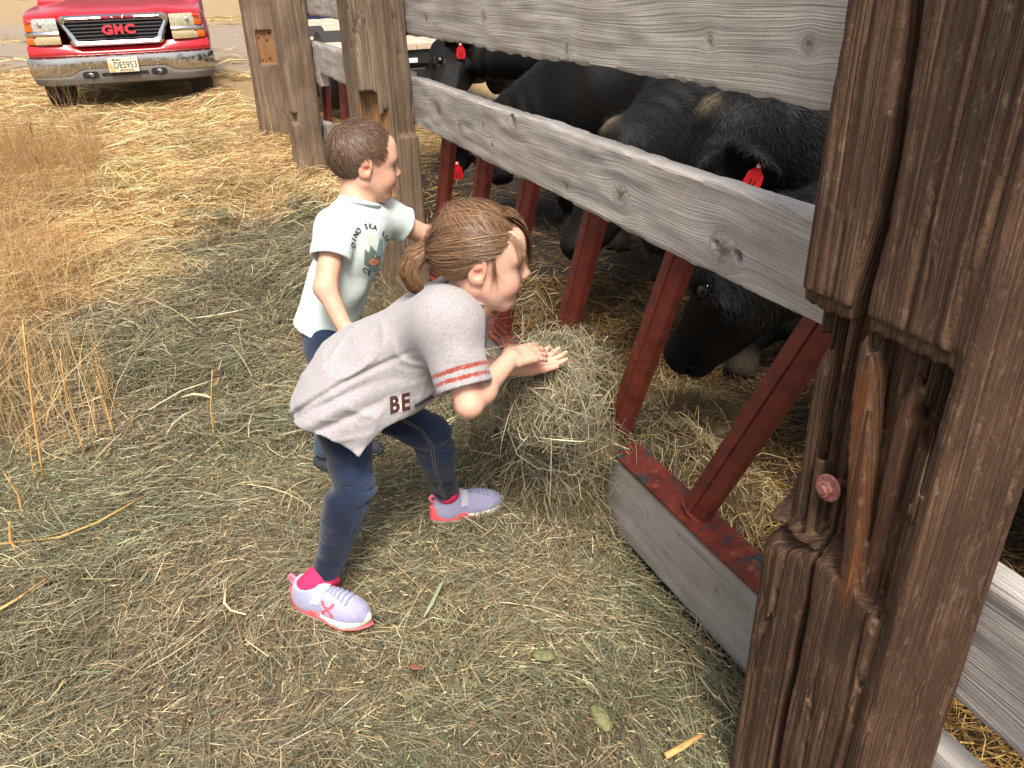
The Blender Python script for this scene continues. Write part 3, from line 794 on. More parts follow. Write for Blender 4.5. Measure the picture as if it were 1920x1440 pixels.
def disc(mb, c, d, r0, r1, th, n=20):
    a = unit(np.cross(d, UZ)); b = np.cross(d, a); V = []; F = []
    for (r, h) in ((r0, 0), (r1, 0), (r1, th * .6), (r1 - .002, th), (r0, th)):
        for k in range(n):
            an = 2 * math.pi * k / n; V.append(c + (a * math.cos(an) + b * math.sin(an)) * r + d * h)
    for i in range(5):
        for k in range(n): F.append((i*n+k, i*n+(k+1) % n, ((i+1) % 5)*n+(k+1) % n, ((i+1) % 5)*n+k))
    mb.add(V, F)
Bc = atn(1552, 915, .800)
bolt = thing('bolt', 'pinkish red bolt and round washer in the notch of the near post', 'bolt', Bc)
mb = MB(); mb.tube([Bc + bd * -.07, Bc + bd * .012, Bc + bd * .016], [.008, .008, .006], 12); mb.build('shank', m_bolt, bolt, True, .6)
mb = MB(); disc(mb, Bc - bd * .002, bd, .008, .0215, .004); mb.build('washer', m_bolt, bolt, True, .6)
mb = MB(); a_ = unit(np.cross(bd, UZ)); b_2 = np.cross(bd, a_)
mb.prism([(math.cos(k * math.pi / 3 + .3) * .0125, math.sin(k * math.pi / 3 + .3) * .0125) for k in range(6)], Bc + bd * .003, a_, b_2, bd, .009); mb.build('nut', m_bolt, bolt)

PM = (3.25, 3.53, .762, .972)
def mid_feats(d, s, n, z, g, g2):
    near_ = s - PM[0]
    # lower part stands proud of the upper part on the near face, with a sawn ledge between
    led = .862 + .012 * vnoise(np.stack([n * 30, s * 10, z * 0], 1), 31) + (n < .885) * 9
    low = np.maximum.reduce([np.abs(s - (PM[0] - .012)) - .026 - .003 * g, np.abs(n - .925) - .046, z - led, -.3 - z])
    d = smin(d, low, .004)
    # a splintered bite out of the outer near corner
    zt = 1.035 + .012 * vnoise(np.stack([n * 90, s * 20, z * 0], 1), 33)
    bite = np.maximum.reduce([z - zt, .45 - z, n - (.828 + .01 * g), near_ - (.05 + .02 * g)])
    d = smax(d, -bite, .006)
    b2 = np.maximum.reduce([z - .965 - .03 * g, .62 - z, np.abs(n - .845) - .016 - .006 * g, near_ - .025])
    return smax(d, -b2, .005)
V_, Q_ = post_mesh(*PM, -.2, 1.75, .0072, 90, mid_feats, amp=.004)
n_a, z_, s_ = V_[:, 1], V_[:, 2], V_[:, 0]
kn_ = ((z_ < 1.03) & (z_ > .5) & (n_a < .865)) * smooth(.5, .62, z_) * (.35 + .4 * (n_a > .82)) * (s_ > PM[0] + .004) * (s_ < PM[0] + .12)
mid_post = post('grey brown middle post behind the boy, splintered on its left edge', V_, Q_, kn_.astype(np.float32), m_post, 91)
def p2_feats(d, s, n, z, g, g2):
    b = np.maximum.reduce([np.abs(z - .66) - .05 - .01 * g, s - 5.36, n - .84])
    return smax(d, -b * 1.0 - .02, .01)
V_, Q_ = post_mesh(5.29, 5.55, .785, .972, -.1, 1.75, .0085, 95, p2_feats, amp=.006, rnd=.03)
post('rounded grey second post left of the boy\'s head', V_, Q_, np.zeros(len(V_), np.float32), m_post, 95)
def p1_feats(d, s, n, z, g, g2):
    b = np.maximum.reduce([z - 1.10, .86 - z, np.abs(n - .885) - .06, s - 6.78 - .004 * g])
    return smax(d, -b, .004)
V_, Q_ = post_mesh(6.75, 7.0, .765, .972, .0, 1.75, .009, 97, p1_feats, amp=.005)
kn_ = ((V_[:, 2] < 1.10) & (V_[:, 2] > .86) & (np.abs(V_[:, 1] - .885) < .062) & (V_[:, 0] < 6.8)).astype(np.float32) * .75
p1 = post('farthest post by the truck with an orange sawn notch and nail holes', V_, Q_, kn_, m_post, 97)
for (n, z) in ((.845, 1.05), (.905, 1.03), (.905, .90), (.85, .89), (.93, 1.08)):
    mb = MB(); mb.tube([W(6.80, n, z), W(6.775, n, z)], .008, 8); mb.build('nail_hole', m_nail, p1)
# ------------------------------------------------------------------ cattle
m_cow = attr_mat('black_coat', .6, 0, 0, (90, .0015), (38, .35), .16)
m_fur = attr_mat('black_hair', .55, 0, 0, None, None, .18)
m_cow_eye = simple('dark_wet_eye', (.006, .004, .003), .05, 0, 0, 40, .6)
m_tag = simple('red_ear_tag', srgb(200, 24, 30), .42, 0, .08, 60)
m_tagpin = simple('white_tag_pin', srgb(226, 216, 196), .4)
m_ink = simple('black_tag_ink', srgb(70, 10, 12), .6)
def cow(label, withers, hip, poll, muzzle, heading, ears=(1, 1), eardrop=.25, poll_tan=.9, eyes=(1, 1), tags=(), legs=None, dens=26000, seed=0):
    Wt, Hp, Po, Mu = [np.asarray(p, float) for p in (withers, hip, poll, muzzle)]
    bd = Wt - Hp; bd[2] = 0; bd = unit(bd); bs = np.cross(UZ, bd)
    f = unit(Mu - Po); hd = unit(np.array([*heading, 0.0])); sl = np.cross(UZ, hd); sl = unit(sl - f * (sl @ f)); u = unit(np.cross(f, sl))
    if u @ hd < 0: u = -u
    L = np.linalg.norm(Mu - Po); k = L / .47
    hp = lambda a, b, c=0: Po + (f * a + u * b + sl * c) * k
    Mh = np.stack([f, u, sl], 1); Mb = np.stack([bd, bs, UZ], 1)
    g0 = lambda p: float(gh(p[0], p[1]))
    mid = (Wt + Hp) / 2
    legp = []
    for sd in (-1, 1):
        a = Wt + bd * .02 + bs * .17 * sd; a[2] = Wt[2] - .62
        foot = a.copy(); foot[2] = g0(a) + .05; foot += bd * .03
        legp.append(('f', a, foot))
        b = Hp - bd * .02 + bs * .17 * sd; b[2] = Hp[2] - .5
        foot = b - bd * .12; foot[2] = g0(foot) + .05
        legp.append(('r', b, foot))
    if legs:
        for i, p in legs.items():
            t, a, _ = legp[i]; legp[i] = (t, a, np.array([p[0], p[1], g0(p) + .05]))
    earp = []
    for c, on in zip((-1, 1), ears):
        if on:
            e = unit(sl * c * .9 - u * .25 - f * .1 + UZ * -eardrop - bd * .15)
            earp.append((c, hp(.05, -.05, .10 * c), e))
    def F(P):
        P = P.astype(np.float32)
        d = s_ell(P, mid - UZ * .37, (.70, .31, .37), Mb)
        d = smin(d, s_ell(P, Wt - UZ * .33 + bd * .02, (.30, .25, .36), Mb), .12)
        d = smin(d, s_ell(P, Hp - UZ * .25, (.33, .27, .29), Mb), .14)
        d = smin(d, s_cap(P, Hp - UZ * .02 + bd * .1 , Wt - UZ * .05, .07, .08), .12)
        na = hp(.02, -.13); nb = Wt - UZ * .26 + bd * .1
        d = smin(d, s_fcap(P, na, nb, .125 * k, .25, sl, .8), .1)
        d = smin(d, s_cap(P, hp(-.03, -.05), Wt - UZ * .1, .07, .10), .1)
        for (t, a, ft) in legp:
            if t == 'f':
                kn = a * .45 + ft * .55 + bd * .03
                l = smin(s_cap(P, a, kn, .10, .062), s_cap(P, kn, ft + UZ * .08, .058, .043), .03)
                l = smin(l, s_ell(P, kn, (.06, .058, .07), Mb), .03)
            else:
                st = a + bd * .10 - UZ * .05; hk = ft + UZ * .38 - bd * .05
                l = smin(s_cap(P, st, hk, .14, .06), s_cap(P, hk, ft + UZ * .08, .056, .044), .03)
            l = smin(l, s_cap(P, ft + UZ * .06, ft - UZ * .02 + bd * .02, .045, .064), .02)
            l = np.maximum(l, -(P[:, 2] - (ft[2] - .05)))
            d = smin(d, l, .06)
        h = s_fcap(P, hp(.02, -.06), hp(.26, -.05), .108 * k, .082 * k, sl, .95)
        h = smin(h, s_ell(P, hp(.085, -.005), np.array([.125, .062, .112]) * k, Mh), .03)
        h = smin(h, s_fcap(P, hp(.24, -.05), hp(.40, -.045), .078 * k, .070 * k, sl, 1.0), .04)
        h = smin(h, s_ell(P, hp(.425, -.035), np.array([.048, .058, .074]) * k, Mh), .025)
        h = smin(h, s_ell(P, hp(.40, -.095), np.array([.05, .028, .05]) * k, Mh), .02)
        h = smin(h, s_ell(P, hp(.0, .012), np.array([.06, .055, .075]) * k, Mh), .03)
        for c in (-1, 1):
            h = smin(h, s_cap(P, hp(.07, -.16, .05 * c), hp(.34, -.105, .03 * c), .048 * k, .034 * k), .04)
            h = smin(h, s_ell(P, hp(.13, -.105, .075 * c), np.array([.10, .085, .035]) * k, Mh), .03)
            h = smin(h, s_ell(P, hp(.145, .012, .088 * c), np.array([.05, .026, .03]) * k, Mh), .02)      # brow
            h = smax(h, -(np.linalg.norm(P - hp(.165, -.018, .118 * c).astype(np.float32), axis=1) - .026 * k), .012)
            h = smin(h, s_ell(P, hp(.172, -.045, .10 * c), np.array([.035, .012, .02]) * k, Mh), .012)      # lower lid
            h = smax(h, -s_ell(P, hp(.462, -.022, .043 * c), np.array([.022, .012, .016]) * k, Mh), .01)    # nostril
        h = smax(h, -s_ell(P, hp(.40, -.077), np.array([.075, .0045, .09]) * k, Mh), .006)                   # mouth
        d = smin(d, h, .045)
        for (c, b, e) in earp:
            cc = b + e * .088 * k; back = unit(-bd * .4 - f * .8); back = unit(back - e * (back @ e)); w_ = np.cross(e, back); Me = np.stack([e, w_, back], 1)
            q = s_ell(P, cc, np.array([.105, .066, .030]) * k, Me)
            q = smax(q, -s_ell(P, cc - back * .024 * k + e * .012, np.array([.092, .052, .030]) * k, Me), .008)
            d = smin(d, q, .015)
        # skin folds of the neck
        t = (P - na.astype(np.float32)) @ unit(nb - na).astype(np.float32)
        fold = np.sin(t * 70 + 3 * vnoise(P * 6, seed)) * .005 * smooth(.0, .05, t) * (1 - smooth(.18, .4, t))
        return d + fold + .004 * vnoise(P * 9, seed + 1)
    pts = np.array([Wt, Hp, Po, Mu] + [l[2] for l in legp] + [p[1] + p[2] * .2 for p in earp])
    lo = pts.min(0) - .42; hi = pts.max(0) + .42; lo[2] = min(g0(Wt), g0(Hp)) - .1; hi[2] = max(Wt[2], Hp[2]) + .18
    V, Q = sdf_mesh(F, lo, hi, .014, 6, 1.7)
    n = len(V)
    base = np.array([.0080, .0072, .0068])
    C = np.tile(base, (n, 1)) * (.8 + .5 * fnoise(V * 5, seed)[:, None]) + np.array([.006, .003, .001]) * np.clip(fnoise(V * 3, seed + 4), 0, 1)[:, None]
    tn = np.exp(-(np.linalg.norm((V - hp(-.02, .05)) @ Mh / np.array([.040, .040, .045]) / k, axis=1)) ** 3) * poll_tan
    tan_ = np.array(srgb(128, 112, 88))
    C = C * (1 - tn[:, None]) + tan_ * tn[:, None]
    mz = np.exp(-(np.linalg.norm(V - hp(.45, -.03), axis=1) / (.075 * k)) ** 4)
    C += mz[:, None] * np.array([.012, .011, .012])
    for (t, a, ft) in legp:
        hf = np.exp(-(np.linalg.norm(V - ft, axis=1) / .085) ** 6); C = C * (1 - hf[:, None]) + np.array(srgb(62, 54, 42)) * hf[:, None]
    for c in (-1, 1):
        el = np.exp(-(np.linalg.norm(V - hp(.172, -.044, .112 * c), axis=1) / (.02 * k)) ** 4); C += el[:, None] * np.array([.018, .016, .016])
    t = thing('black_cow', label, 'cow', (mid[0], mid[1], g0(mid)), 'black cattle feeding through the fence')
    me = new_mesh('body', V, Q, m_cow, True, C)
    body = obj('body', me, t)
    for c, on in zip((-1, 1), eyes):
        if on:
            mb = MB(); ce = hp(.160, -.016, .096 * c); ua = []
            V_, F_ = uv_sphere(ce, .024 * k, 16, 10); mb.add(V_, F_); mb.build('eye', m_cow_eye, t, True)
    for (c, rot, tip, ln) in tags:
        e = [x for x in earp if x[0] == c][0]
        p0 = e[1] + e[2] * .115 * k + unit(np.array([0, 0, CAM_H]) - e[1]) * .035
        dn = unit(np.asarray(tip)); rot = unit(unit(np.array([0, 0, CAM_H]) - p0) + .45 * np.asarray(rot)); wv = unit(np.cross(dn, rot)); nv = np.cross(wv, dn)
        outl = [(-.008, 0), (.008, 0), (.012, .02), (.026, .034), (.030, .07), (.022, ln), (-.022, ln), (-.030, .07), (-.026, .034), (-.012, .02)]
        mb = MB(); mb.prism(outl, p0, wv, dn, nv, .0025); tg = mb.build('ear_tag', m_tag, t)
        mb = MB(); mb.tube([p0 + dn * .008 - nv * .008, p0 + dn * .008 + nv * .008], .006, 10); mb.build('tag_pin', m_tagpin, tg)
        mb = MB(); mb.prism([(-.010, .05), (-.004, .05), (-.004, .085), (-.010, .085)], p0 + nv * .0027, wv, dn, nv, .0004); mb.prism([(.004, .05), (.010, .05), (.010, .085), (.004, .085)], p0 + nv * .0027, wv, dn, nv, .0004)
        mb.build('tag_mark', m_ink, tg)
    # hair
    if dens:
        me.calc_loop_triangles()
        nrm = np.empty(n * 3, np.float32); me.vertices.foreach_get('normal', nrm); nrm = nrm.reshape(-1, 3)
        va = V; cam = np.array([0, 0, CAM_H])
        ok = ((cam - va) * nrm).sum(1) > -.05
        ok &= in_view(va[:, 0], va[:, 1], va[:, 2], .1) & (np.linalg.norm(va - hp(.45, -.03), axis=1) > .06 * k)
        ids = np.nonzero(ok)[0]
        i = rng.choice(ids, dens); p = va[i] + rng.normal(0, .005, (dens, 3)); nn = nrm[i]
        hdist = np.clip(np.linalg.norm(va[i] - Po, axis=1) / .5, 0, 1)[:, None]
        flow = (-f * .2 + f * 1.2 * np.exp(-(((va[i] - hp(.12, 0)) @ f) / .3) ** 2)[:, None] - u * 0) * (1 - hdist) + (-bd * .8 - UZ * .6) * hdist
        flow = flow + .55 * np.stack([fnoise(va[i] * 7, 60 + q) for q in range(3)], 1) + rng.normal(0, .16, (dens, 3))
        flow -= nn * (flow * nn).sum(1, keepdims=True); flow /= np.linalg.norm(flow, axis=1, keepdims=True) + 1e-6
        Lh = rng.uniform(.014, .030, dens)[:, None] * (1 + .3 * np.exp(-(np.linalg.norm(va[i] - Po, axis=1) / .10) ** 2) - .62 * smooth(.06, .2, (va[i] - Po) @ f))[:, None]
        tip_ = p + flow * Lh + nn * (Lh * rng.uniform(.05, .25, dens)[:, None])
        sd_ = np.cross(flow, nn) * rng.uniform(.0008, .0017, dens)[:, None]
        HV = np.stack([p - sd_, p + sd_, tip_], 1).reshape(-1, 3)
        HQ = np.arange(dens * 3).reshape(-1, 3)
        HC = np.repeat(np.minimum(C[i] * rng.uniform(.5, 2.6, (dens, 1)) + .001, C[i] * .7 + .010), 3, 0)
        tag(obj('hair_coat', new_mesh('hair_coat', HV, HQ, m_fur, False, HC), t), None, None, None, 'stuff')
    return t
hdg = lambda v: (v[0], v[1])
# grazing cow by the near post
E_m = atn(1258, 668, 1.28); E_p = atn(1415, 425, 1.36)
cow('black cow grazing low beside the near post, its eye under the knotty rail', W(1.15, 1.80, 1.10), W(.05, 2.15, 1.12), E_p, E_m, hdg(FD * .8 - FN * .3), ears=(1, 1), poll_tan=.2, legs={0: W(1.45, 1.72, 0), 2: W(1.0, 2.1, 0)}, seed=3, dens=30000)
# cow with a pale poll and a red tag
D_p = atn(1350, 222, 1.62); D_m = D_p + unit(atn(1200, 470, 1.42) - D_p) * .47
cow('black cow with a pale tuft on its poll and a red ear tag', W(2.05, 2.18, 1.16), W(1.65, 3.4, 1.20), D_p, D_m, hdg(-FN * .9 + FD * .25), ears=(1, 1), eardrop=.1, tags=((1, FD * .6 - FN, FN * -.2 + UZ * -1 + FD * .25, .10),), legs={2: W(2.12, 1.86, 0), 0: W(2.5, 2.2, 0)}, seed=5, dens=34000)
C_p = atn(1160, 258, 1.55); C_m = C_p + unit(atn(1058, 470, 1.30) - C_p) * .47
cow('black cow with a brown tuft on its poll and no ear tag', W(2.82, 2.15, 1.17), W(2.9, 3.4, 1.22), C_p, C_m, hdg(-FN * .9 + FD * .2), ears=(0, 0), eyes=(1, 1), poll_tan=.8, seed=7, dens=26000)
B_p = atn(905, 228, 1.5); B_m = B_p + unit(atn(985, 470, 1.22) - B_p) * .48
cow('black cow with its eye between the bars above the girl', W(3.62, 2.08, 1.20), W(4.05, 3.25, 1.24), B_p, B_m, hdg(-FN * .95 - FD * .35), ears=(1, 1), eardrop=.45, poll_tan=0, tags=((-1, -FN, -UZ, .09),), seed=9, dens=22000)
A_p = atn(828, 100, 1.75); A_m = A_p + unit(atn(795, 300, 1.40) - A_p) * .50
cow('black cow farthest left beside the middle post, red tag in its ear', W(4.5, 2.55, 1.30), W(4.1, 3.8, 1.30), A_p, A_m, hdg(-FN * .9 + FD * .45), ears=(1, 1), eardrop=.6, poll_tan=.3, tags=((-1, -FN, -UZ, .09), (1, -FN, -UZ, .09)), seed=11, dens=20000)
# ------------------------------------------------------------------ children
m_skin = attr_mat('skin', .5, 0, .12, (220, .0006), None, .35)
m_girl_hair = attr_mat('brown_hair', .42, 0, 0, None, None, .5)
m_shirt_g = None
def cloth_mat(name, rough=.9, weave=900, heather=0.0, bumpd=.0006):
    m, n, b = mat(name); N = NT(n); c = N.attr('Col', 'Color'); o = N.coord()
    if heather:
        f = N.noise(N.mapping(o, (1.0, 2.2, 2.0)), 170, 4, .75, .8); c = N.mix(1.0, c, N.ramp(f, [(.32, (1-heather,)*3), (.68, (1+heather*.6,)*3)]), 'MULTIPLY')
    f2 = N.noise(o, 60, 5, .7)
    N.link(c, b.inputs['Base Color']); b.inputs['Roughness'].default_value = rough; b.inputs['Sheen Weight'].default_value = .25; b.inputs['Specular IOR Level'].default_value = .2
    h = N.math('ADD', N.math('MULTIPLY', f2, 1.0), N.math('MULTIPLY', N.noise(o, weave, 2, .5), .35))
    N.link(N.bump(h, 1.0, bumpd * 3), b.inputs['Normal'])
    return m
m_shirt_g = cloth_mat('grey_heather_jersey', .9, 800, .30, .0008)
m_shirt_b = cloth_mat('pale_mint_jersey', .9, 900, .06, .0007)
m_denim = cloth_mat('denim', .8, 1100, .32, .0008)
m_eye_w = simple('eye_white', (.75, .72, .68), .15); m_iris = simple('dark_iris', srgb(52, 38, 30), .08)
m_lash = simple('eyelash', srgb(50, 34, 26), .8)

def head_sdf(q):
    """skin of a child's head in its own frame: x ahead, y left, z up, origin between the ears"""
    d = s_ell(q, (-.010, 0, .030), (.088, .072, .078))
    d = smin(d, s_ell(q, (.030, 0, -.018), (.058, .060, .070)), .03)
    d = smin(d, s_cap(q, (.045, 0, -.070), (.062, 0, -.084), .030, .018), .03)
    for c in (-1, 1):
        d = smin(d, s_cap(q, (-.005, .048 * c, -.048), (.050, .022 * c, -.084), .019, .018), .03)
        d = smin(d, s_ell(q, (.052, .031 * c, -.042), (.030, .026, .026)), .02)
        d = smin(d, s_ell(q, (.066, .026 * c, .017), (.018, .024, .011)), .02)
    d = smin(d, s_ell(q, (.052, 0, .045), (.034, .05, .035)), .03)
    d = smin(d, s_cap(q, (.080, 0, .004), (.098, 0, -.024), .0075, .0098), .012)
    for c in (-1, 1):
        d = smin(d, s_ell(q, (.090, .0105 * c, -.029), (.010, .0075, .0075)), .006)
        d = smax(d, -s_ell(q, (.0955, .0055 * c, -.0355), (.0045, .003, .003)), .002)
        d = smax(d, -(np.linalg.norm(q - np.array([.088, .031 * c, -.001], np.float32), axis=1) - .0135), .010)
    # lips and mouth corner
    d = smin(d, s_ell(q, (.0845, 0, -.0495), (.009, .019, .0062)), .006)
    d = smin(d, s_ell(q, (.0825, 0, -.0590), (.009, .016, .0066)), .005)
    d = smax(d, -s_ell(q, (.094, 0, -.0540), (.012, .021, .0013)), .002)
    d = smax(d, -s_ell(q, (.088, 0, -.0685), (.008, .016, .004)), .006)
    # lids
    for c in (-1, 1):
        lid = s_ell(q, (.0685, .031 * c, -.002), (.0135, .0150, .0125))
        slit = s_ell(q, (.081, .0345 * c, -.0030), (.016, .0150, .0055))
        d = smin(d, smax(lid, -slit, .0015), .003)
    # ears
    for c in (-1, 1):
        M = np.array([[.93, .18 * c, -.25], [-.30 * c, .95, 0], [.24, .08 * c, .96]]).T
        ec = np.array([-.010, .0735 * c, -.004])
        e = s_ell(q, ec, (.0185, .0075, .030), M)
        e = smax(e, -s_ell(q, ec + np.array([.003, .007 * c, .003]), (.0115, .0065, .020), M), .003)
        e = smin(e, s_ell(q, ec + np.array([-.001, .001 * c, .010]), (.010, .0055, .010), M), .004)
        e = smin(e, s_ell(q, ec + np.array([.006, .0 * c, -.021]), (.009, .006, .009), M), .004)
        e = smax(e, -s_ell(q, ec + np.array([.007, .006 * c, -.004]), (.006, .006, .008), M), .003)
        d = smin(d, e, .005)
    return d
def head_color(q, skin, r):
    n = len(q)
    mo_ = fnoise(q * 34, 3)[:, None]; fr_ = np.clip(vnoise(q * 150, 6) - .55, 0, 1)[:, None]
    C = np.tile(skin, (n, 1)) * (1 + .06 * fnoise(q * 90, 4))[:, None] * (1 + np.array([.01, -.055, -.06]) * mo_ * 1.6) * (1 - np.array([.25, .38, .42]) * fr_)
    g = lambda c, rad, p=2: np.exp(-(np.linalg.norm((q - np.array(c)) / np.array(rad), axis=1)) ** p)
    for c in (-1, 1):
        C = C * (1 - .40 * g((.055, .045 * c, -.035), (.032, .024, .022))[:, None] * (1 - np.array([1.05, .62, .60])))
        C = C * (1 - .55 * g((-.010, .078 * c, -.002), (.022, .02, .036), 4)[:, None] * (1 - np.array([1.05, .62, .55])))
        br = g((.080, .030 * c, .0165 + 0), (.02, .017, .0034), 4); C = C * (1 - .62 * br[:, None]) + .62 * br[:, None] * np.array(srgb(96, 68, 50))
        ln = g((.081, .031 * c, .0035), (.012, .0135, .0022), 4); C = C * (1 - .8 * ln[:, None]) + .8 * ln[:, None] * np.array(srgb(60, 40, 32))
    C = C * (1 - .35 * g((.10, 0, -.026), (.012, .014, .014))[:, None] * (1 - np.array([1.0, .72, .7])))
    lp = np.maximum(g((.088, 0, -.0495), (.012, .0185, .0052), 6), g((.086, 0, -.0590), (.012, .0155, .0055), 6))
    C = C * (1 - .8 * lp[:, None]) + .8 * lp[:, None] * np.array(srgb(196, 112, 104))
    mo = g((.09, 0, -.0540), (.016, .021, .0014), 4); C = C * (1 - .6 * mo[:, None]) + .6 * mo[:, None] * np.array(srgb(112, 56, 50))
    return C
def hand_sdf(P, wrist, d, pn, th, k, curl=(.25, .35, .3), spread=.12, thumb=(.75, .55, .3)):
    """palm, four unequal bent fingers and a thumb; d towards the fingers, pn out of the palm, th towards the thumb"""
    wrist = np.asarray(wrist, float); d = unit(d); pn = unit(pn - d * (pn @ d)); th = np.cross(d, pn) if (np.cross(d, pn) @ th) > 0 else -np.cross(d, pn)
    M = np.stack([d, th, pn], 1)
    R = s_box(P, wrist + d * .030 * k, M, np.array([.031, .0265, .0095]) * k, .009 * k)
    R = smin(R, s_ell(P, wrist + d * .016 * k + th * .017 * k + pn * .005 * k, np.array([.022, .012, .011]) * k, M), .008)
    for i, (off, ln, rr) in enumerate(((.0205, .052, .0068), (.0070, .058, .0070), (-.0065, .053, .0066), (-.0190, .041, .0058))):
        a = wrist + d * (.058 - .004 * abs(i - 1.2)) * k + th * off * k
        dd = unit(d + th * spread * (1.5 - i) * .6)
        ang = 0; p = a; r0 = rr * k
        segs = (.44, .31, .25)
        for j in range(3):
            ang += curl[j] * (1 + .15 * (i - 1))
            v = dd * math.cos(ang) + pn * math.sin(ang); e = p + v * ln * segs[j] * k
            R = smin(R, s_cap(P, p, e, r0, r0 * (.93 if j < 2 else .82)), .0035 if j else .006); p = e; r0 *= .93
    a = wrist + d * .014 * k + th * .020 * k + pn * .002
    v = unit(d * thumb[0] + th * thumb[1] + pn * thumb[2]); e = a + v * .030 * k
    v2 = unit(v + d * .45 + pn * .1)
    R = smin(R, s_cap(P, a, e, .0100 * k, .0080 * k), .008); R = smin(R, s_cap(P, e, e + v2 * .026 * k, .0080 * k, .0064 * k), .004)
    return R
def poly2d(p, poly):
    """signed distance in the plane to a closed outline"""
    n = len(poly); d = np.full(len(p), 1e9, np.float32); s = np.ones(len(p), np.float32)
    for i in range(n):
        a = poly[i]; b = poly[(i + 1) % n]; e = (b - a).astype(np.float32); w_ = p - a.astype(np.float32)
        t = np.clip((w_ @ e) / (e @ e), 0, 1); q = w_ - t[:, None] * e; d = np.minimum(d, (q * q).sum(1))
        c1 = p[:, 1] >= a[1]; c2 = p[:, 1] < b[1]; c3 = e[0] * w_[:, 1] > e[1] * w_[:, 0]
        s = np.where((c1 & c2 & c3) | (~c1 & ~c2 & ~c3), -s, s)
    return s * np.sqrt(d)
def ribbon_strands(paths, width, cols, taper=(.6, 1, 1, .5), nrm_c=None):
    """paths (n, m, 3) -> ribbons facing away from nrm_c"""
    n, m, _ = paths.shape
    T = np.gradient(paths, axis=1); T /= np.linalg.norm(T, axis=2, keepdims=True) + 1e-9
    out = paths - nrm_c if nrm_c is not None else np.tile(np.array([0, 0, 1.0]), (n, m, 1))
    sd = np.cross(T, out); sd /= np.linalg.norm(sd, axis=2, keepdims=True) + 1e-9
    tw = rng.normal(0, .28, (n, 1, 1)); up = np.cross(sd, T); sd = sd * np.cos(tw) + up * np.sin(tw)
    tp = np.interp(np.linspace(0, 1, m), np.linspace(0, 1, len(taper)), taper)[None, :, None]
    hw = np.asarray(width).reshape(-1, 1, 1) * .5 * tp
    V = np.stack([paths - sd * hw, paths + sd * hw], 2).reshape(n, -1, 3)
    kk = np.arange(m - 1); q = np.stack([2*kk, 2*kk+1, 2*kk+3, 2*kk+2], 1)[None] + (np.arange(n) * 2 * m)[:, None, None]
    C = np.repeat(cols[:, None, :], 2 * m, 1)
    return V.reshape(-1, 3), q.reshape(-1, 4), C.reshape(-1, 3)
def frame_of(fh, uh):
    fh = unit(fh); uh = unit(uh - fh * (uh @ fh)); return np.stack([fh, np.cross(uh, fh), uh], 1)
def eyes_for(parent, Hc, Mh, k, look=(1, 0, -.05)):
    for c in (-1, 1):
        ce = Hc + Mh @ (np.array([.0695, .031 * c, -.003]) * k)
        mb = MB(); mb.add(*uv_sphere(ce, .0122 * k, 16, 10)); e = mb.build('eye', m_eye_w, parent, True)
        lk = Mh @ unit(np.array([look[0], look[1] + .42 * c, look[2]]))
        mb = MB(); mb.add(*uv_sphere(ce + lk * .0072 * k, .0063 * k, 14, 8)); mb.build('iris', m_iris, e, True)
        mb = MB(); arc_ = []
        for a in np.linspace(-.75, 1.25, 12):
            el = .36 - .22 * abs(a - .15) ** 1.6; v = np.array([math.cos(a) * math.cos(el), math.sin(a) * math.cos(el) * c, math.sin(el)]); arc_.append(ce + Mh @ (v * .0140 * k))
        mb.tube(arc_, [.0006] + [.0010] * 9 + [.0014, .0007], 5); mb.build('eyelashes', m_lash, parent, True)
        nb_ = 70; tb = rng.random(nb_); pb = np.stack([.0800 - .016 * tb ** 1.6, c * (.013 + .032 * tb), .0155 + .005 * np.sin(tb * 2.6) + rng.normal(0, .0011, nb_)], 1)
        eb = pb + np.stack([-.0018 + 0 * tb, c * .0052 + 0 * tb, .0016 - .003 * tb], 1); pth = np.stack([pb, (pb + eb) / 2 + np.array([.0008, 0, 0]), eb], 1); pth = Hc + (pth * k) @ Mh.T
        v_, q_, c_2 = ribbon_strands(pth, np.full(nb_, .0008), np.tile(np.array(srgb(92, 64, 46)), (nb_, 1)), (1, 1, .4), Hc)
        tag(obj('eyebrow', new_mesh('eyebrow', v_, q_, m_girl_hair, True, c_2), parent), None, None, None, 'stuff')
def bvh_of(o):
    me = o.data; vs = [v.co.copy() for v in me.vertices]; return BVHTree.FromPolygons(vs, [tuple(p.vertices) for p in me.polygons])
def decal(name, polys, o, ax, ay, dr, bvh, mat_, parent, off=.0012, sub=.006):
    """flat print laid on cloth: 2-d meshes (V2, F) in plane ax/ay at o are dropped along dr on to the cloth"""
    V = []; F = []; Ax, Ay, Dr = Vector(ax), Vector(ay), Vector(dr).normalized(); O = Vector(o)
    for (v2, f2) in polys:
        b = len(V); ok = True
        for (x, y) in v2:
            p = O + Ax * x + Ay * y - Dr * .25
            h, nn, _, _ = bvh.ray_cast(p, Dr, .6)
            if h is None:
                h2 = bvh.find_nearest(O + Ax * x + Ay * y); h, nn = h2[0], h2[1]
            if nn.dot(Dr) > 0: nn = -nn
            V.append(h + nn * off)
        F += [tuple(i + b for i in f) for f in f2]
    me = bpy.data.meshes.new(name); me.from_pydata(V, [], F); me.materials.append(mat_)
    me.polygons.foreach_set('use_smooth', np.ones(len(me.polygons), bool))
    return obj(name, me, parent)
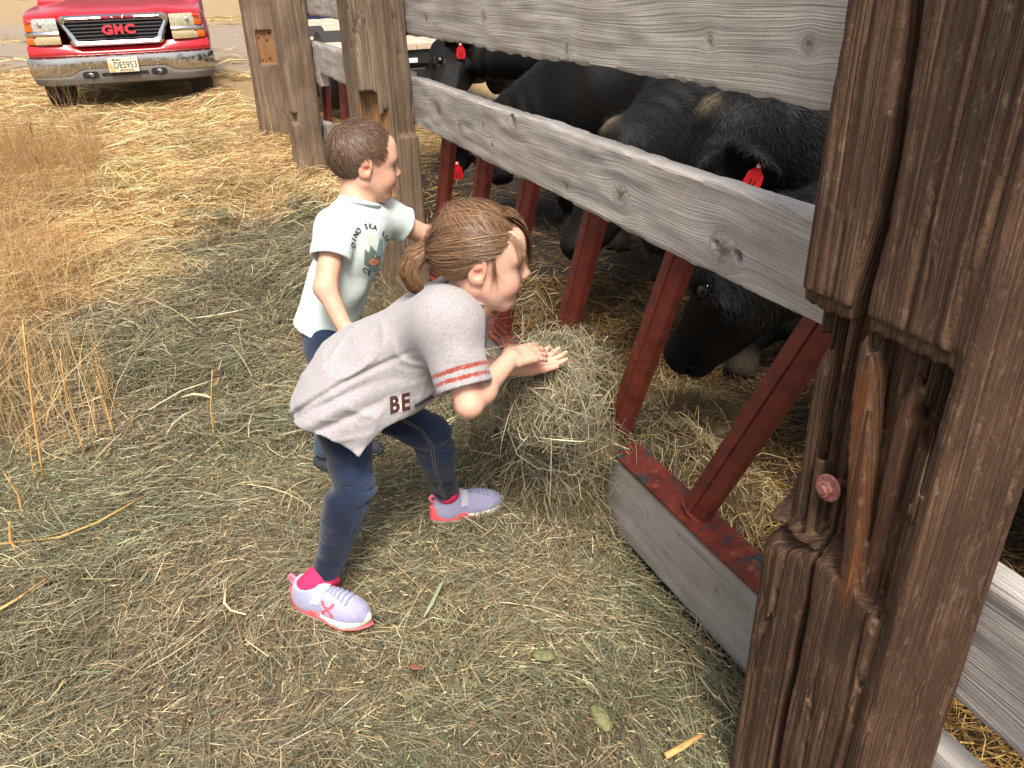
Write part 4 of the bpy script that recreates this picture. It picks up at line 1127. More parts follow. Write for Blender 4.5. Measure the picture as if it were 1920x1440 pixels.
def text2d(s, size=1.0, bold=0.0, sub=.25):
    """letters as 2-d triangles, subdivided so that they can bend with cloth"""
    import bmesh
    cu = bpy.data.curves.new('t', 'FONT'); cu.body = s; cu.size = size; cu.resolution_u = 3; cu.offset = bold; cu.align_x = 'CENTER'
    o = bpy.data.objects.new('t', cu); COL.objects.link(o)
    dg = bpy.context.evaluated_depsgraph_get(); dg.update()
    me = bpy.data.meshes.new_from_object(o.evaluated_get(dg))
    bm = bmesh.new(); bm.from_mesh(me); bmesh.ops.triangulate(bm, faces=bm.faces)
    bmesh.ops.subdivide_edges(bm, edges=[e for e in bm.edges if e.calc_length() > sub * size], cuts=1); bmesh.ops.triangulate(bm, faces=bm.faces)
    v = [(p.co.x, p.co.y) for p in bm.verts]; bm.verts.index_update(); f = [tuple(q.index for q in p.verts) for p in bm.faces]
    bm.free(); bpy.data.objects.remove(o); bpy.data.curves.remove(cu); bpy.data.meshes.remove(me)
    return v, f
def xf2(m, dx=0, dy=0, rot=0, sx=1, sy=1, shear=0):
    c, s = math.cos(rot), math.sin(rot)
    return [((x*sx + shear*y)*c - y*sy*s + dx, (x*sx + shear*y)*s + y*sy*c + dy) for (x, y) in m[0]], m[1]
def poly_fill(pts, n=1):
    import bmesh
    bm = bmesh.new(); vs = [bm.verts.new((p[0], p[1], 0)) for p in pts]; bm.faces.new(vs); bmesh.ops.triangulate(bm, faces=bm.faces)
    for _ in range(n): bmesh.ops.subdivide_edges(bm, edges=bm.edges[:], cuts=1); bmesh.ops.triangulate(bm, faces=bm.faces)
    bm.verts.index_update(); v = [(p.co.x, p.co.y) for p in bm.verts]; f = [tuple(q.index for q in p.verts) for p in bm.faces]; bm.free(); return v, f
m_print = simple('dark_print', srgb(46, 52, 66), .8); m_print2 = simple('maroon_print', srgb(74, 40, 38), .8); m_print3 = simple('white_print', srgb(224, 216, 208), .8)
m_pg = simple('green_print', srgb(112, 126, 112), .85); m_po = simple('coral_print', srgb(226, 150, 124), .85); m_pt = simple('teal_print', srgb(140, 170, 166), .85)

# ============ the girl
SKIN_G = np.array(srgb(226, 178, 154)); SKIN_B = np.array(srgb(220, 170, 144))
Gp = dict(pelvis=at(632, 735, 1.95), chest=at(800, 612, 1.77), neck=at(874, 562, 1.70),
          shR=at(838, 604, 1.665), shL=at(868, 556, 1.84), elR=at(880, 758, 1.655), wrR=at(958, 672, 1.80),
          elL=at(872, 690, 1.93), wrL=at(975, 688, 1.92),
          hipR=at(640, 770, 1.895), hipL=at(672, 742, 2.03), knR=at(664, 915, 1.945), anR=at(607, 1088, 1.985),
          knL=at(812, 815, 2.06), anL=at(838, 928, 2.225), head=at(902, 486, 1.665))
Gfh = unit(_R * .985 + _U * -.05 + _fw * .10); Guh = _U * .88 + _R * .10 - _fw * .42
GM = frame_of(Gfh, Guh); GH = Gp['head']; GK = 1.0
girl = thing('person', 'girl with a ponytail bending forward in grey shirt and jeans, pushing hay through the fence', 'person', (Gp['anR'] + Gp['anL']) / 2 * np.array([1, 1, 0]) + UZ * .03)
hdR = dict(d=unit(at(1050, 648, 1.92) - Gp['wrR']), pn=unit(-UZ * .75 + _fw * .55), th=unit(_fw))
hdL = dict(d=unit(at(1074, 660, 2.00) - Gp['wrL']), pn=unit(UZ * .8 - _fw * .45), th=unit(-UZ * .5 - _fw))
def g_skin(P):
    q = ((P - GH.astype(np.float32)) @ GM.astype(np.float32)) / GK
    d = head_sdf(q) * GK
    nb = Gp['neck'] - UZ * .01
    d = smin(d, s_cap(P, GH + GM @ np.array([-.020, 0, -.045]), nb, .040, .045), .025)
    d = smin(d, s_cap(P, nb, Gp['chest'] * .5 + nb * .5, .045, .04), .03)
    for sh, el, wr, hd, cu, tb in (('shR', 'elR', 'wrR', hdR, (.05, .18, .15), (.8, .35, .35)), ('shL', 'elL', 'wrL', hdL, (.1, .2, .2), (.75, .5, .35))):
        a, b, c = Gp[sh], Gp[el], Gp[wr]
        arm = smin(s_cap(P, a, b, .039, .0285), s_cap(P, b, c, .0285, .0210), .012)
        mf = b + (c - b) * .28; arm = smin(arm, s_ell(P, mf, (.0315, .0315, .0315)), .02)
        arm = smin(arm, hand_sdf(P, c, hd['d'], hd['pn'], hd['th'], 1.14, cu, .10, tb), .014)
        d = smin(d, arm, .02)
    return d
lo = np.min([Gp[k] for k in ('head', 'elR', 'wrR', 'chest', 'elL', 'shL')], 0) - .14; hi = np.max([Gp[k] for k in ('head', 'wrR', 'shL', 'wrL')], 0) + .16
V, Q = sdf_mesh(g_skin, lo, hi, .0029, 8, 1.4)
qh = ((V - GH) @ GM) / GK
C = head_color(qh, SKIN_G, rng)
for wr, hd in (('wrR', hdR), ('wrL', hdL)):
    t = np.clip(((V - Gp[wr]) @ hd['d'] - .07) / .06, 0, 1) * (np.linalg.norm(V - Gp[wr], axis=1) < .16)
    C = C * (1 - .45 * t[:, None] * (1 - np.array([1.02, .62, .58])))
ee = np.exp(-(np.linalg.norm(V - Gp['elR'], axis=1) / .045) ** 2); C = C * (1 - .3 * ee[:, None] * (1 - np.array([1.0, .75, .7])))
g_body = obj('body', new_mesh('body', V, Q, m_skin, True, C), girl)
eyes_for(girl, GH, GM, GK)

# shirt: the loose jersey hangs round the bent trunk
lat = unit(_fw * .86 + UZ * .25 + FD * .1); pl0 = Gp['chest'] * .5 + Gp['pelvis'] * .5 + lat * .01
au = unit(_R - lat * (lat @ _R)); av = np.cross(au, lat); av = av if av @ UZ > 0 else -av
def inpl(px, py):
    d = _R * (px - 960) / F_PX - _U * (py - 720) / F_PX + _fw; C0 = np.array([0, 0, CAM_H])
    t = ((pl0 - C0) @ lat) / (d @ lat); r = C0 + d * t - pl0; return np.array([r @ au, r @ av])
G_OUT = [inpl(*p) for p in ((893, 548), (858, 536), (815, 543), (770, 560), (725, 580), (680, 600), (640, 622), (606, 645), (580, 680), (560, 720), (545, 760), (520, 860), (600, 960), (720, 900), (756, 800), (800, 752), (838, 725), (872, 672), (893, 620), (900, 575))]
G_HEM = [inpl(*p) for p in ((1000, 300), (400, 500), (500, 745), (540, 752), (565, 762), (600, 771), (630, 776), (648, 786), (688, 812), (706, 794), (730, 768), (770, 750), (830, 742), (1000, 700))]
def sleeve(P, sh, el, ex, ra, rb, hemcut=True):
    a = sh; b = sh + (el - sh) * ex; ax = unit(el - sh)
    d = s_cap(P, a, b + ax * .05, ra, rb)
    return d, (P - b.astype(np.float32)) @ ax.astype(np.float32), ax
def g_shirt(P):
    r = P - pl0.astype(np.float32); u_ = np.stack([r @ au.astype(np.float32), r @ av.astype(np.float32)], 1); l = r @ lat.astype(np.float32)
    e = -poly2d(u_, np.array(G_OUT)); Rr = .092; Wm = .142
    tq = np.maximum(1 - e / Rr, 0); d = (np.sqrt(tq * tq + (l / Wm) ** 2) - 1) * Rr
    # drape: long folds that run from the armpit to the hem
    ax = unit(inpl(620, 790) - inpl(850, 590)); along = u_ @ ax; ac = u_ @ np.array([-ax[1], ax[0]])
    f1 = vnoise(np.stack([along * 5 + ac * 3, ac * 22 + along * 6, l * 12], 1), 14)
    fold = -.014 * np.abs(f1) * smooth(.0, .12, e + .06) + .006 * vnoise(np.stack([along * 9, ac * 9, l * 9], 1), 15)
    cq = np.stack([along * 7 + ac * 8, ac * 11 - along * 7, l * 6], 1)
    fold = fold - .0045 * np.clip(1 - np.abs(vnoise(cq, 51)) / .26, 0, 1) ** 2 * smooth(.0, .3, .35 + vnoise(np.stack([along * 4, ac * 4, l * 4], 1), 52)) - .0015 * np.clip(1 - np.abs(vnoise(cq * 1.9, 54)) / .3, 0, 1) ** 2
    # crease from armpit along the side
    cr = np.abs(ac + .018 + .03 * np.sin(along * 9)); fold = fold + .007 * np.exp(-(cr / .006) ** 2) * (l < 0) * smooth(-.2, .0, along)
    d = d + fold
    body = d
    # yoke
    d = smin(d, s_cap(P, Gp['shR'], Gp['shL'], .066, .06), .06)
    d = smin(d, s_cap(P, Gp['shR'], Gp['chest'], .064, .075), .06)
    dR, hR, aR = sleeve(P, Gp['shR'], Gp['elR'] , .80, .062, .060)
    dL, hL, aL = sleeve(P, Gp['shL'], Gp['elL'], .62, .058, .058)
    fr = .005 * vnoise(P * np.array([24, 24, 24], np.float32), 18)
    for ds, hh in ((dR, hR), (dL, hL)):
        s_ = np.maximum(ds + fr, hh)
        s_ = np.maximum(s_, -np.maximum(ds + fr + .009, -(hh + .05)))
        d = smin(d, s_, .022)
    # open hem and neck
    cut = poly2d(u_, np.array(G_HEM)) + .006 * vnoise(np.stack([u_[:, 0] * 20, u_[:, 1] * 20, l * 12], 1), 20)
    d = np.maximum(d, cut)
    d = np.maximum(d, -np.maximum(body + .008, -(cut + .09)))
    nd = unit(GH + GM @ np.array([-.02, 0, -.05]) - Gp['neck'])
    d = np.maximum(d, -(s_cap(P, Gp['neck'] + nd * .02, Gp['neck'] + nd * .15, .050, .06)))
    return d
pts = np.array([pl0 + au * p[0] + av * p[1] for p in G_OUT])
lo = np.minimum(pts.min(0), Gp['elR']) - .17; hi = pts.max(0) + .18
V, Q = sdf_mesh(g_shirt, lo, hi, .0043, 8, 1.9)
C = np.tile(np.array(srgb(176, 169, 169)), (len(V), 1))
axs = unit(Gp['elR'] - Gp['shR']); tl = np.linalg.norm(Gp['elR'] - Gp['shR']) * .80; ta = (V - Gp['shR']) @ axs; ra_ = np.linalg.norm(V - Gp['shR'] - ta[:, None] * axs, axis=1)
gl = (rng.random(len(V)) < .985)
st = (((ta > tl - .042) & (ta < tl - .033)) | ((ta > tl - .022) & (ta < tl - .014))) & (ra_ < .078) & gl
C[st] = np.array(srgb(164, 78, 64)) * rng.uniform(.75, 1.25, (int(st.sum()), 1))
g_shirt_o = obj('shirt', new_mesh('shirt', V, Q, m_shirt_g, True, C), girl)
bv = bvh_of(g_shirt_o)
vd = unit(at(740, 770, 1.8) - np.array([0, 0, CAM_H]))
def print_px(name, polys, px, py, Z, m_, off, parent, sx=1.0):
    return decal(name, polys, at(px, py, Z), _R, _U, vd, bv, m_, parent, off)
print_px('print_outline', [xf2(text2d('BE', .045, .0034), 0, 0, math.radians(14), .8, 1, .22)], 750, 770, 1.8, m_print3, .0012, g_shirt_o)
for ch, dx in (('B', -.0130), ('E', .0130)): print_px('print_letter', [xf2(text2d(ch, .050, .002), dx * .97 * .97, dx * .24 * .97, math.radians(14), .8, 1, .22)], 750, 770, 1.8, m_print2, .0020, g_shirt_o)
leaf = []
for i in range(9):
    x0 = i * .0085
    for sgn in (-1, 1): leaf.append(poly_fill([(x0, .0006*sgn), (x0 + .006, .004*sgn), (x0 + .013, .0075*sgn), (x0 + .009, .0015*sgn)], 1))
leaf.append(poly_fill([(0, -.0008), (.08, -.0008), (.08, .0008), (0, .0008)], 3))
print_px('print_laurel', [xf2(p, 0, 0, math.radians(30), .62, .85) for p in leaf], 776, 762, 1.8, m_print, .0014, g_shirt_o)

nd_ = unit(GH + GM @ np.array([-.02, 0, -.05]) - Gp['neck'])
m_rib_g = simple('grey_collar_rib', srgb(168, 161, 161), .9, 0, .1, 300); m_rib_b = simple('mint_collar_rib', srgb(214, 226, 220), .9, 0, .06, 300)
def ringpts(c, ax, R0, n=28):
    a = unit(np.cross(ax, V3(.3, .9, .2))); b = np.cross(unit(ax), a); return [c + (a * math.cos(2*math.pi*i/n) + b * math.sin(2*math.pi*i/n)) * R0 for i in range(n + 1)]
mb = MB(); mb.tube(ringpts(Gp['neck'] + nd_ * .012, nd_, .0555), .0062, 8); mb.build('collar', m_rib_g, g_shirt_o, True)
# jeans
def leg_sdf(P, hip, kn, an, r0, r1, r2, r3):
    d = s_cap(P, hip, hip + (kn - hip) * .92, r0, r1); d = smin(d, s_cap(P, kn, an, r1 * .96, r3), .03)
    cf = kn + (an - kn) * .32; back = unit(np.cross(np.cross(an - hip, UZ + 1e-3), an - hip)); d = smin(d, s_ell(P, cf - unit(_R) * .008, (r2, r2, r2 * 1.5)), .03)
    return d
def cloth_wr(P, kn, seed, amp):
    w_ = np.exp(-(np.linalg.norm(P - kn.astype(np.float32), axis=1) / .10) ** 2)
    return amp * vnoise(P * np.array([14, 14, 30], np.float32), seed) * (.35 + w_) + .5 * amp * vnoise(P * np.array([20, 20, 65], np.float32), seed + 2) * (.25 + w_)
def g_jeans(P):
    d = s_fcap(P, Gp['hipR'] + UZ * .04, Gp['hipL'] + UZ * .04, .085, .085, UZ, 1.1)
    r = leg_sdf(P, Gp['hipR'], Gp['knR'], Gp['anR'], .070, .0505, .046, .036)
    l = leg_sdf(P, Gp['hipL'], Gp['knL'], Gp['anL'], .068, .048, .043, .035)
    for (an, kn) in ((Gp['anR'], Gp['knR']), (Gp['anL'], Gp['knL'])):
        pass
    aR = unit(Gp['anR'] - Gp['knR']); aL = unit(Gp['anL'] - Gp['knL'])
    r = np.maximum(r, (P - Gp['anR'].astype(np.float32)) @ aR.astype(np.float32) + .012); l = np.maximum(l, (P - Gp['anL'].astype(np.float32)) @ aL.astype(np.float32) + .012)
    d = smin(d, smin(r, l, .012), .03)
    cr = np.clip(1 - np.abs(vnoise(P * np.array([9, 9, 34], np.float32), 29)) / .18, 0, 1) ** 1.4
    nk = np.maximum.reduce([np.exp(-(np.linalg.norm(P - Gp[k].astype(np.float32), axis=1) / .085) ** 2) for k in ('knR', 'knL', 'anR', 'anL')])
    return d + cloth_wr(P, Gp['knR'], 24, .0055) + cloth_wr(P, Gp['knL'], 26, .0045) + .0065 * cr * (.25 + nk)
K = ('hipR', 'hipL', 'knR', 'knL', 'anR', 'anL'); pts = np.array([Gp[k] for k in K])
V, Q = sdf_mesh(g_jeans, pts.min(0) - .15, pts.max(0) + .19, .0042, 8, 1.5)
den = np.array(srgb(20, 30, 54))
fade = np.zeros(len(V))
for kn, hip in ((Gp['knR'], Gp['hipR']), (Gp['knL'], Gp['hipL'])):
    fr = kn + unit(_R) * .045; fade = np.maximum(fade, np.exp(-(np.linalg.norm((V - fr - (hip - kn) * .18) * np.array([1, 1, .55]), axis=1) / .062) ** 2))
C = den * (.85 + .3 * fnoise(V * 30, 5))[:, None] * (1 - .60 * fade[:, None]) + np.array(srgb(72, 94, 132)) * .60 * fade[:, None]
for an, kn in ((Gp['anR'], Gp['knR']), (Gp['anL'], Gp['knL'])):
    tt = (V - an) @ unit(an - kn); hemm = ((tt > -.022) & (tt < -.018)); C[hemm] *= 1.6; C[tt > -.004] *= 1.3
g_jeans_o = obj('jeans', new_mesh('jeans', V, Q, m_denim, True, C), girl)
m_stitch = simple('denim_seam', srgb(46, 58, 86), .9); m_stitch2 = simple('tan_stitching', srgb(146, 122, 98), .9)
def seam(px, Zs, name, bvh, m_, parent, wd=.0022):
    pts = [at(x, y, Z) for (x, y), Z in zip(px, Zs)]
    P_ = []
    for i in range(len(pts) - 1):
        for t in np.linspace(0, 1, 7, endpoint=False): P_.append(pts[i] * (1 - t) + pts[i+1] * t)
    P_.append(pts[-1]); o_ = []; C0 = Vector((0, 0, CAM_H))
    for p in P_:
        d = (Vector(p) - C0).normalized(); h, nn, _, _ = bvh.ray_cast(C0, d, 5)
        if h is not None: o_.append(np.array(h + nn * .0004))
    if len(o_) < 3: return
    mb = MB(); mb.tube(o_, wd * .5, 5); return mb.build(name, m_, parent, True)
bj = bvh_of(g_jeans_o)
seam([(630, 812), (640, 850), (655, 880), (672, 935), (674, 960)], [1.9]*5, 'seam', bj, m_stitch, g_jeans_o)
seam([(672, 965), (655, 1010), (640, 1060), (628, 1105)], [1.9]*4, 'seam', bj, m_stitch, g_jeans_o)
for o_ in (0, 5): seam([(752 + o_, 788 - o_*.4), (785 + o_, 805 - o_*.3), (806 + o_, 832), (812 + o_, 870), (824 + o_, 915), (834 + o_, 940)], [2]*6, 'seam', bj, m_stitch2, g_jeans_o, .0016)

# shoes and socks
m_lav = cloth_mat('lavender_mesh', .8, 600, .06, .0006); m_sole = simple('cream_sole', srgb(226, 218, 206), .7, 0, .06, 60); m_coral = simple('coral_rubber', srgb(238, 96, 104), .6, 0, .05, 40)
m_sock = simple('hot_pink_sock', srgb(226, 44, 96), .9, 0, .12, 300, 0, .001); m_lace = simple('grey_lilac_lace', srgb(150, 150, 182), .8); m_strap = simple('pale_strap', srgb(200, 198, 206), .8, 0, .05, 80); m_tab = simple('pink_pull_tab', srgb(236, 120, 146), .7)
def shoe(parent, heel, toe, up, side_cam, L=.2, logo=True, ank=None):
    """heel and toe on the ground; side_cam = +1 when the outer side (towards the camera) lies on +y"""
    x = unit(toe - heel); z = unit(up - x * (x @ up)); y = np.cross(z, x); M = np.stack([x, y, z], 1); c = (heel + toe) / 2; k = L / .2
    to = lambda p: c + M @ (np.asarray(p) * k)
    def prof(t, wid):      # t 0 heel .. 1 toe
        return np.interp(t, [0, .06, .25, .5, .75, .9, 1], [.0, .026, .031, .031, .037, .030, .0]) * wid
    def ring(t, zz, wid): return None
    def lofted(name, m_, levels, cap_top=True, col=None):
        """levels: list of (z(t) function, width factor, end inset)"""
        n = 44; V = []; F = []
        for (zf, wf, ins) in levels:
            for i in range(n):
                a = 2 * math.pi * i / n; cx, sy = math.cos(a), math.sin(a)
                tx = .5 + .5 * np.sign(cx) * abs(cx) ** .85
                X = (-.1 + .2 * tx); w_ = float(np.interp(tx, [0, .05, .15, .3, .5, .72, .88, .96, 1], [.016, .024, .029, .030, .030, .037, .033, .022, .012]))
                yy = w_ * np.sign(sy) * abs(sy) ** .8 * wf + .004 * math.sin(tx * 3.1) * 0
                V.append(to((X * (1 - ins), yy, zf(tx))))
        m2 = len(levels)
        for j in range(m2 - 1):
            for i in range(n): F.append((j*n+i, j*n+(i+1) % n, (j+1)*n+(i+1) % n, (j+1)*n+i))
        F.append(tuple(range(n))[::-1])
        if cap_top: F.append(tuple(range((m2-1)*n, m2*n)))
        mb = MB(); mb.add(V, F); return mb.build(name, m_, parent, True, .9)
    toe_up = lambda t: .012 * max(0, (t - .78) / .22) ** 2
    sole = lofted('sole', m_sole, [(lambda t: .000 + toe_up(t), .92, .03), (lambda t: .004 + toe_up(t), 1.10, -.02), (lambda t: .020 + .006 * max(0, 1 - t / .45) + toe_up(t), 1.14, -.04), (lambda t: .025 + .008 * max(0, 1 - t / .45) + toe_up(t), 1.0, .0)])
    cor = lofted('midsole', m_coral, [(lambda t: .013 - .008 * smooth(.45, .6, np.float64(t)), 1.15, -.048), (lambda t: .020 + .030 * max(0, 1 - t / .55) - .014 * smooth(.45, .6, np.float64(t)), 1.13, -.045), (lambda t: .022 + .032 * max(0, 1 - t / .55) - .014 * smooth(.45, .6, np.float64(t)), .98, .03)])
    # upper as a smooth shell with an ankle opening
    def fu(P):
        q = ((P - c.astype(np.float32)) @ M.astype(np.float32)) / k
        d = s_ell(q, (.045, 0, .028), (.054, .034, .032))
        d = smin(d, s_ell(q, (.005, 0, .036), (.060, .031, .038)), .02)
        d = smin(d, s_ell(q, (-.055, 0, .036), (.042, .029, .044)), .02)
        d = smin(d, s_cap(q, (-.048, 0, .04), (-.052, 0, .072), .030, .030), .02)
        d = smax(d, q[:, 2] - (.080 + .18 * np.abs(q[:, 0] + .052)), .006)
        d = smax(d, -s_cap(q, (-.050, 0, .055), (-.048, 0, .13), .0235, .030), .004)
        d = smax(d, -(q[:, 2] - .014), .003)
        return d * k
    V, Q = sdf_mesh(fu, c - .15, c + .17, .0034, 8, 1.6)
    q = ((V - c) @ M) / k
    C = np.tile(np.array(srgb(170, 166, 198)), (len(V), 1)); toe_ = smooth(.055, .09, q[:, 0]); C = C * (1 - .25 * toe_[:, None] * np.clip(.5 + fnoise(V * 50, 4), 0, 1)[:, None]); hl = smooth(.05, .08, q[:, 2]) ; C = C * (1 - hl[:, None] * .25) + .25 * hl[:, None] * np.array(srgb(206, 206, 212))
    upo = obj('upper', new_mesh('upper', V, Q, m_lav, True, C), parent)
    bvu = bvh_of(upo)
    def onto(p, out=.0012):
        h = bvu.find_nearest(Vector(to(p))); return np.array(h[0]) + np.array(h[1]) * out
    mb = MB()
    for i in range(6):
        xx = .002 + i * .0095; mb.tube([onto((xx + .002*abs(s_), s_ * .016, .09 - i * .007)) for s_ in (-1, -.6, 0, .6, 1)], .0022 * k, 6)
    mb.build('laces', m_lace, parent, True)
    mb = MB(); s5 = np.linspace(-1.25, 1.25, 11)
    V = []; F = []
    for s_ in s5:
        for dx in (-.011, .011):
            V.append(onto((-.008 + dx - .008*abs(s_), s_ * .024, .095 - .036 * abs(s_)), .0032))
    for i in range(10): F.append((2*i, 2*i+1, 2*i+3, 2*i+2))
    mb.add(V, F); mb.build('strap', m_strap, parent, True)
    mb = MB(); mb.tube([to((-.088, 0, .058)), to((-.097, 0, .066)), to((-.102, 0, .077)), to((-.096, 0, .084)), to((-.087, 0, .078)), to((-.082, 0, .070))], .0046 * k, 8); mb.build('pull_tab', m_tab, parent, True)
    if logo:
        A = []
        arc = lambda cx, cy, r0, r1, a0, a1, n=10: [(cx + r1 * math.cos(a0 + (a1-a0)*i/n), cy + r1 * math.sin(a0 + (a1-a0)*i/n)) for i in range(n+1)] + [(cx + r0 * math.cos(a1 + (a0-a1)*i/n), cy + r0 * math.sin(a1 + (a0-a1)*i/n)) for i in range(n+1)]
        A.append(poly_fill(arc(0, .0105, .0062, .0108, math.pi * 1.08, math.pi * 1.92), 1)); A.append(poly_fill(arc(0, -.0105, .0062, .0108, math.pi * .08, math.pi * .92), 1))
        A.append(poly_fill([(-.0125, .0125), (-.0062, .0125), (-.0085, .004), (-.0115, .006)], 0)); A.append(poly_fill([(.0062, .0125), (.0125, .0125), (.0115, .006), (.0085, .004)], 0))
        A.append(poly_fill([(-.0125, -.0125), (-.0115, -.006), (-.0085, -.004), (-.0062, -.0125)], 0)); A.append(poly_fill([(.0062, -.0125), (.0085, -.004), (.0115, -.006), (.0125, -.0125)], 0))
        dr = -y * side_cam - z * .45
        decal('emblem', [xf2(p, 0, 0, 0, 1.5, 1.45) for p in A], to((.014, .034 * side_cam, .047)), x, unit(z - y * side_cam * .5), unit(dr), bvu, m_coral, parent, .0012)
    if ank is not None:
        mb = MB(); mb.tube([to((-.052, 0, .035)), to((-.050, 0, .07)), ank * .5 + to((-.05, 0, .085)) * .5, ank + unit(ank - to((-.05, 0, .05))) * .03], [.027*k, .028*k, .031*k, .032*k], 16); mb.build('sock', m_sock, parent, True)
hR_, tR_ = W(1.632, .072, 0), W(1.478, .222, 0); hR_[2] = tR_[2] = .035
hL_, tL_ = at(806, 975, 2.26), at(945, 945, 2.33)
hL_[2] = .055; tL_[2] = .050
shoe(girl, hR_, tR_, UZ, -1, .225, True, Gp['anR'])
shoe(girl, hL_, tL_, UZ, -1, .215, False, Gp['anL'])

# hair
def cap_r(q, extra=0.0): return s_ell(q, (-.012, 0, .030), (.096 + extra, .080 + extra, .088 + extra))
def own(px, py, dz): return ((at(px, py, float((GH - np.array([0, 0, CAM_H])) @ _fw) + dz) - GH) @ GM) / GK
TIE = own(818, 468, .0)          # lower tie, own frame
TIE1 = own(858, 402, -.02)         # upper tie
def hair_edge(q):
    """>0 where hair grows"""
    az = np.arctan2(np.abs(q[:, 1]), q[:, 0])
    zlim = np.interp(az, [0, .5, .8, 1.1, 1.35, 1.6, 1.75, 2.1, 3.15], [.070, .066, .052, .034, .026, .030, .004, -.030, -.045])
    return q[:, 2] - zlim
def g_hair_sdf(P):
    q = ((P - GH.astype(np.float32)) @ GM.astype(np.float32)) / GK
    d = cap_r(q) + .0025 * vnoise(q * np.array([30, 60, 60], np.float32), 41)
    d = smax(d, -hair_edge(q) * .8, .006)
    # bulk at the back where the hair is gathered
    d = smin(d, s_cap(q, TIE * .5 + np.array([-.02, 0, .01]), TIE, .05, .019), .03)
    d = smin(d, s_cap(q, TIE1 * .75, TIE1 + np.array([-.012, 0, 0]), .024, .015), .02)
    d = smin(d, s_cap(q, TIE1 + np.array([-.012, 0, 0]), TIE, .015, .017), .012)
    # tail
    tp = [TIE, TIE + (-.022, -.004, .000), TIE + (-.046, -.006, -.018), TIE + (-.056, -.008, -.048), TIE + (-.044, -.01, -.078), TIE + (-.026, -.012, -.092)]
    rr = [.011, .0165, .0195, .0185, .014, .006]
    for i in range(5): d = smin(d, s_cap(q, tp[i], tp[i+1], rr[i], rr[i+1]), .006)
    return d * GK
HL = GH - np.array([.19, .19, .19]); HH = GH + np.array([.16, .16, .16])
V, Q = sdf_mesh(g_hair_sdf, HL, HH, .0034, 8, 1.5)
HB, HM_, HLt = np.array(srgb(96, 69, 49)), np.array(srgb(130, 96, 68)), np.array(srgb(178, 138, 98))
C = HB * (1 + .15 * fnoise(V * 40, 9))[:, None]
hair = obj('hair', new_mesh('hair', V, Q, m_girl_hair, True, C), girl)
def to_w(q): return GH + (q * GK) @ GM.T
def hug(q, lift):
    """push points on to the cap surface"""
    c = np.array([-.012, 0, .030]); r = np.array([.096, .080, .088]); v = q - c; s_ = np.linalg.norm(v / r, axis=-1, keepdims=True)
    return c + v / s_ * (1 + lift / .088)
def slerp_paths(roots, tgt, m, lift):
    c = np.array([-.012, 0, .030]); r = np.array([.096, .080, .088])
    a = (roots - c) / r; a /= np.linalg.norm(a, axis=1, keepdims=True); b = (tgt - c) / r; b = b / np.linalg.norm(b, axis=-1, keepdims=True)
    om = np.arccos(np.clip((a * b).sum(1), -1, .9999))[:, None, None]; t = np.linspace(0, 1, m)[None, :, None]
    p = (np.sin((1 - t) * om) * a[:, None] + np.sin(t * om) * b[:, None]) / np.sin(om)
    P = c + p * r * (1 + (lift[:, None, None] / .088))
    end = smooth(.7, 1, t); return P * (1 - end) + tgt[:, None, :] * end if np.ndim(tgt) == 2 else P * (1 - end) + tgt * end
def hair_cols(n): 
    u_ = rng.beta(1.6, 2.0, n)[:, None]; c = np.where(u_ < .5, HB + (HM_ - HB) * u_ * 2, HM_ + (HLt - HM_) * (u_ - .5) * 2)
    return c * rng.uniform(.8, 1.15, (n, 1))
parts = []
n = 11000
dirs = rng.normal(0, 1, (n, 3)); dirs /= np.linalg.norm(dirs, axis=1, keepdims=True)
roots = np.array([-.012, 0, .030]) + dirs * np.array([.096, .080, .088]); roots = roots[hair_edge(roots) > -.003]
upper = (roots[:, 2] > .062 + .02 * rng.normal(0, 1, len(roots)) * .3) & (roots[:, 0] < .05)
tg = np.where(upper[:, None], TIE1 + rng.normal(0, .006, (len(roots), 3)), TIE + np.array([.008, 0, 0]) + rng.normal(0, .007, (len(roots), 3)))
pp = slerp_paths(roots, tg, 8, rng.uniform(.0005, .0045, len(roots)))
pp += .0007 * np.stack([fnoise(pp.reshape(-1, 3) * 60, 80 + i).reshape(pp.shape[:2]) for i in range(3)], -1)
def lift_out(P, f, lift):
    X = P.reshape(-1, 3).astype(np.float32); lf = np.repeat(lift, P.shape[1])
    for _ in range(3):
        d = f(X); e = 1e-3; g = np.stack([f(X + np.eye(3, dtype=np.float32)[i] * e) - d for i in range(3)], 1) / e; g /= np.linalg.norm(g, axis=1, keepdims=True) + 1e-6
        X = X + g * np.clip(lf - d, -.004, .02)[:, None]
    return X.reshape(P.shape)
PW = lift_out(to_w(pp), g_hair_sdf, rng.uniform(.0006, .0034, len(pp)) + .006 * (rng.random(len(pp)) < .06) * rng.random(len(pp)))
parts.append(ribbon_strands(PW, rng.uniform(.0007, .0014, len(pp)), hair_cols(len(pp)), (.5, 1, 1, .8), GH))
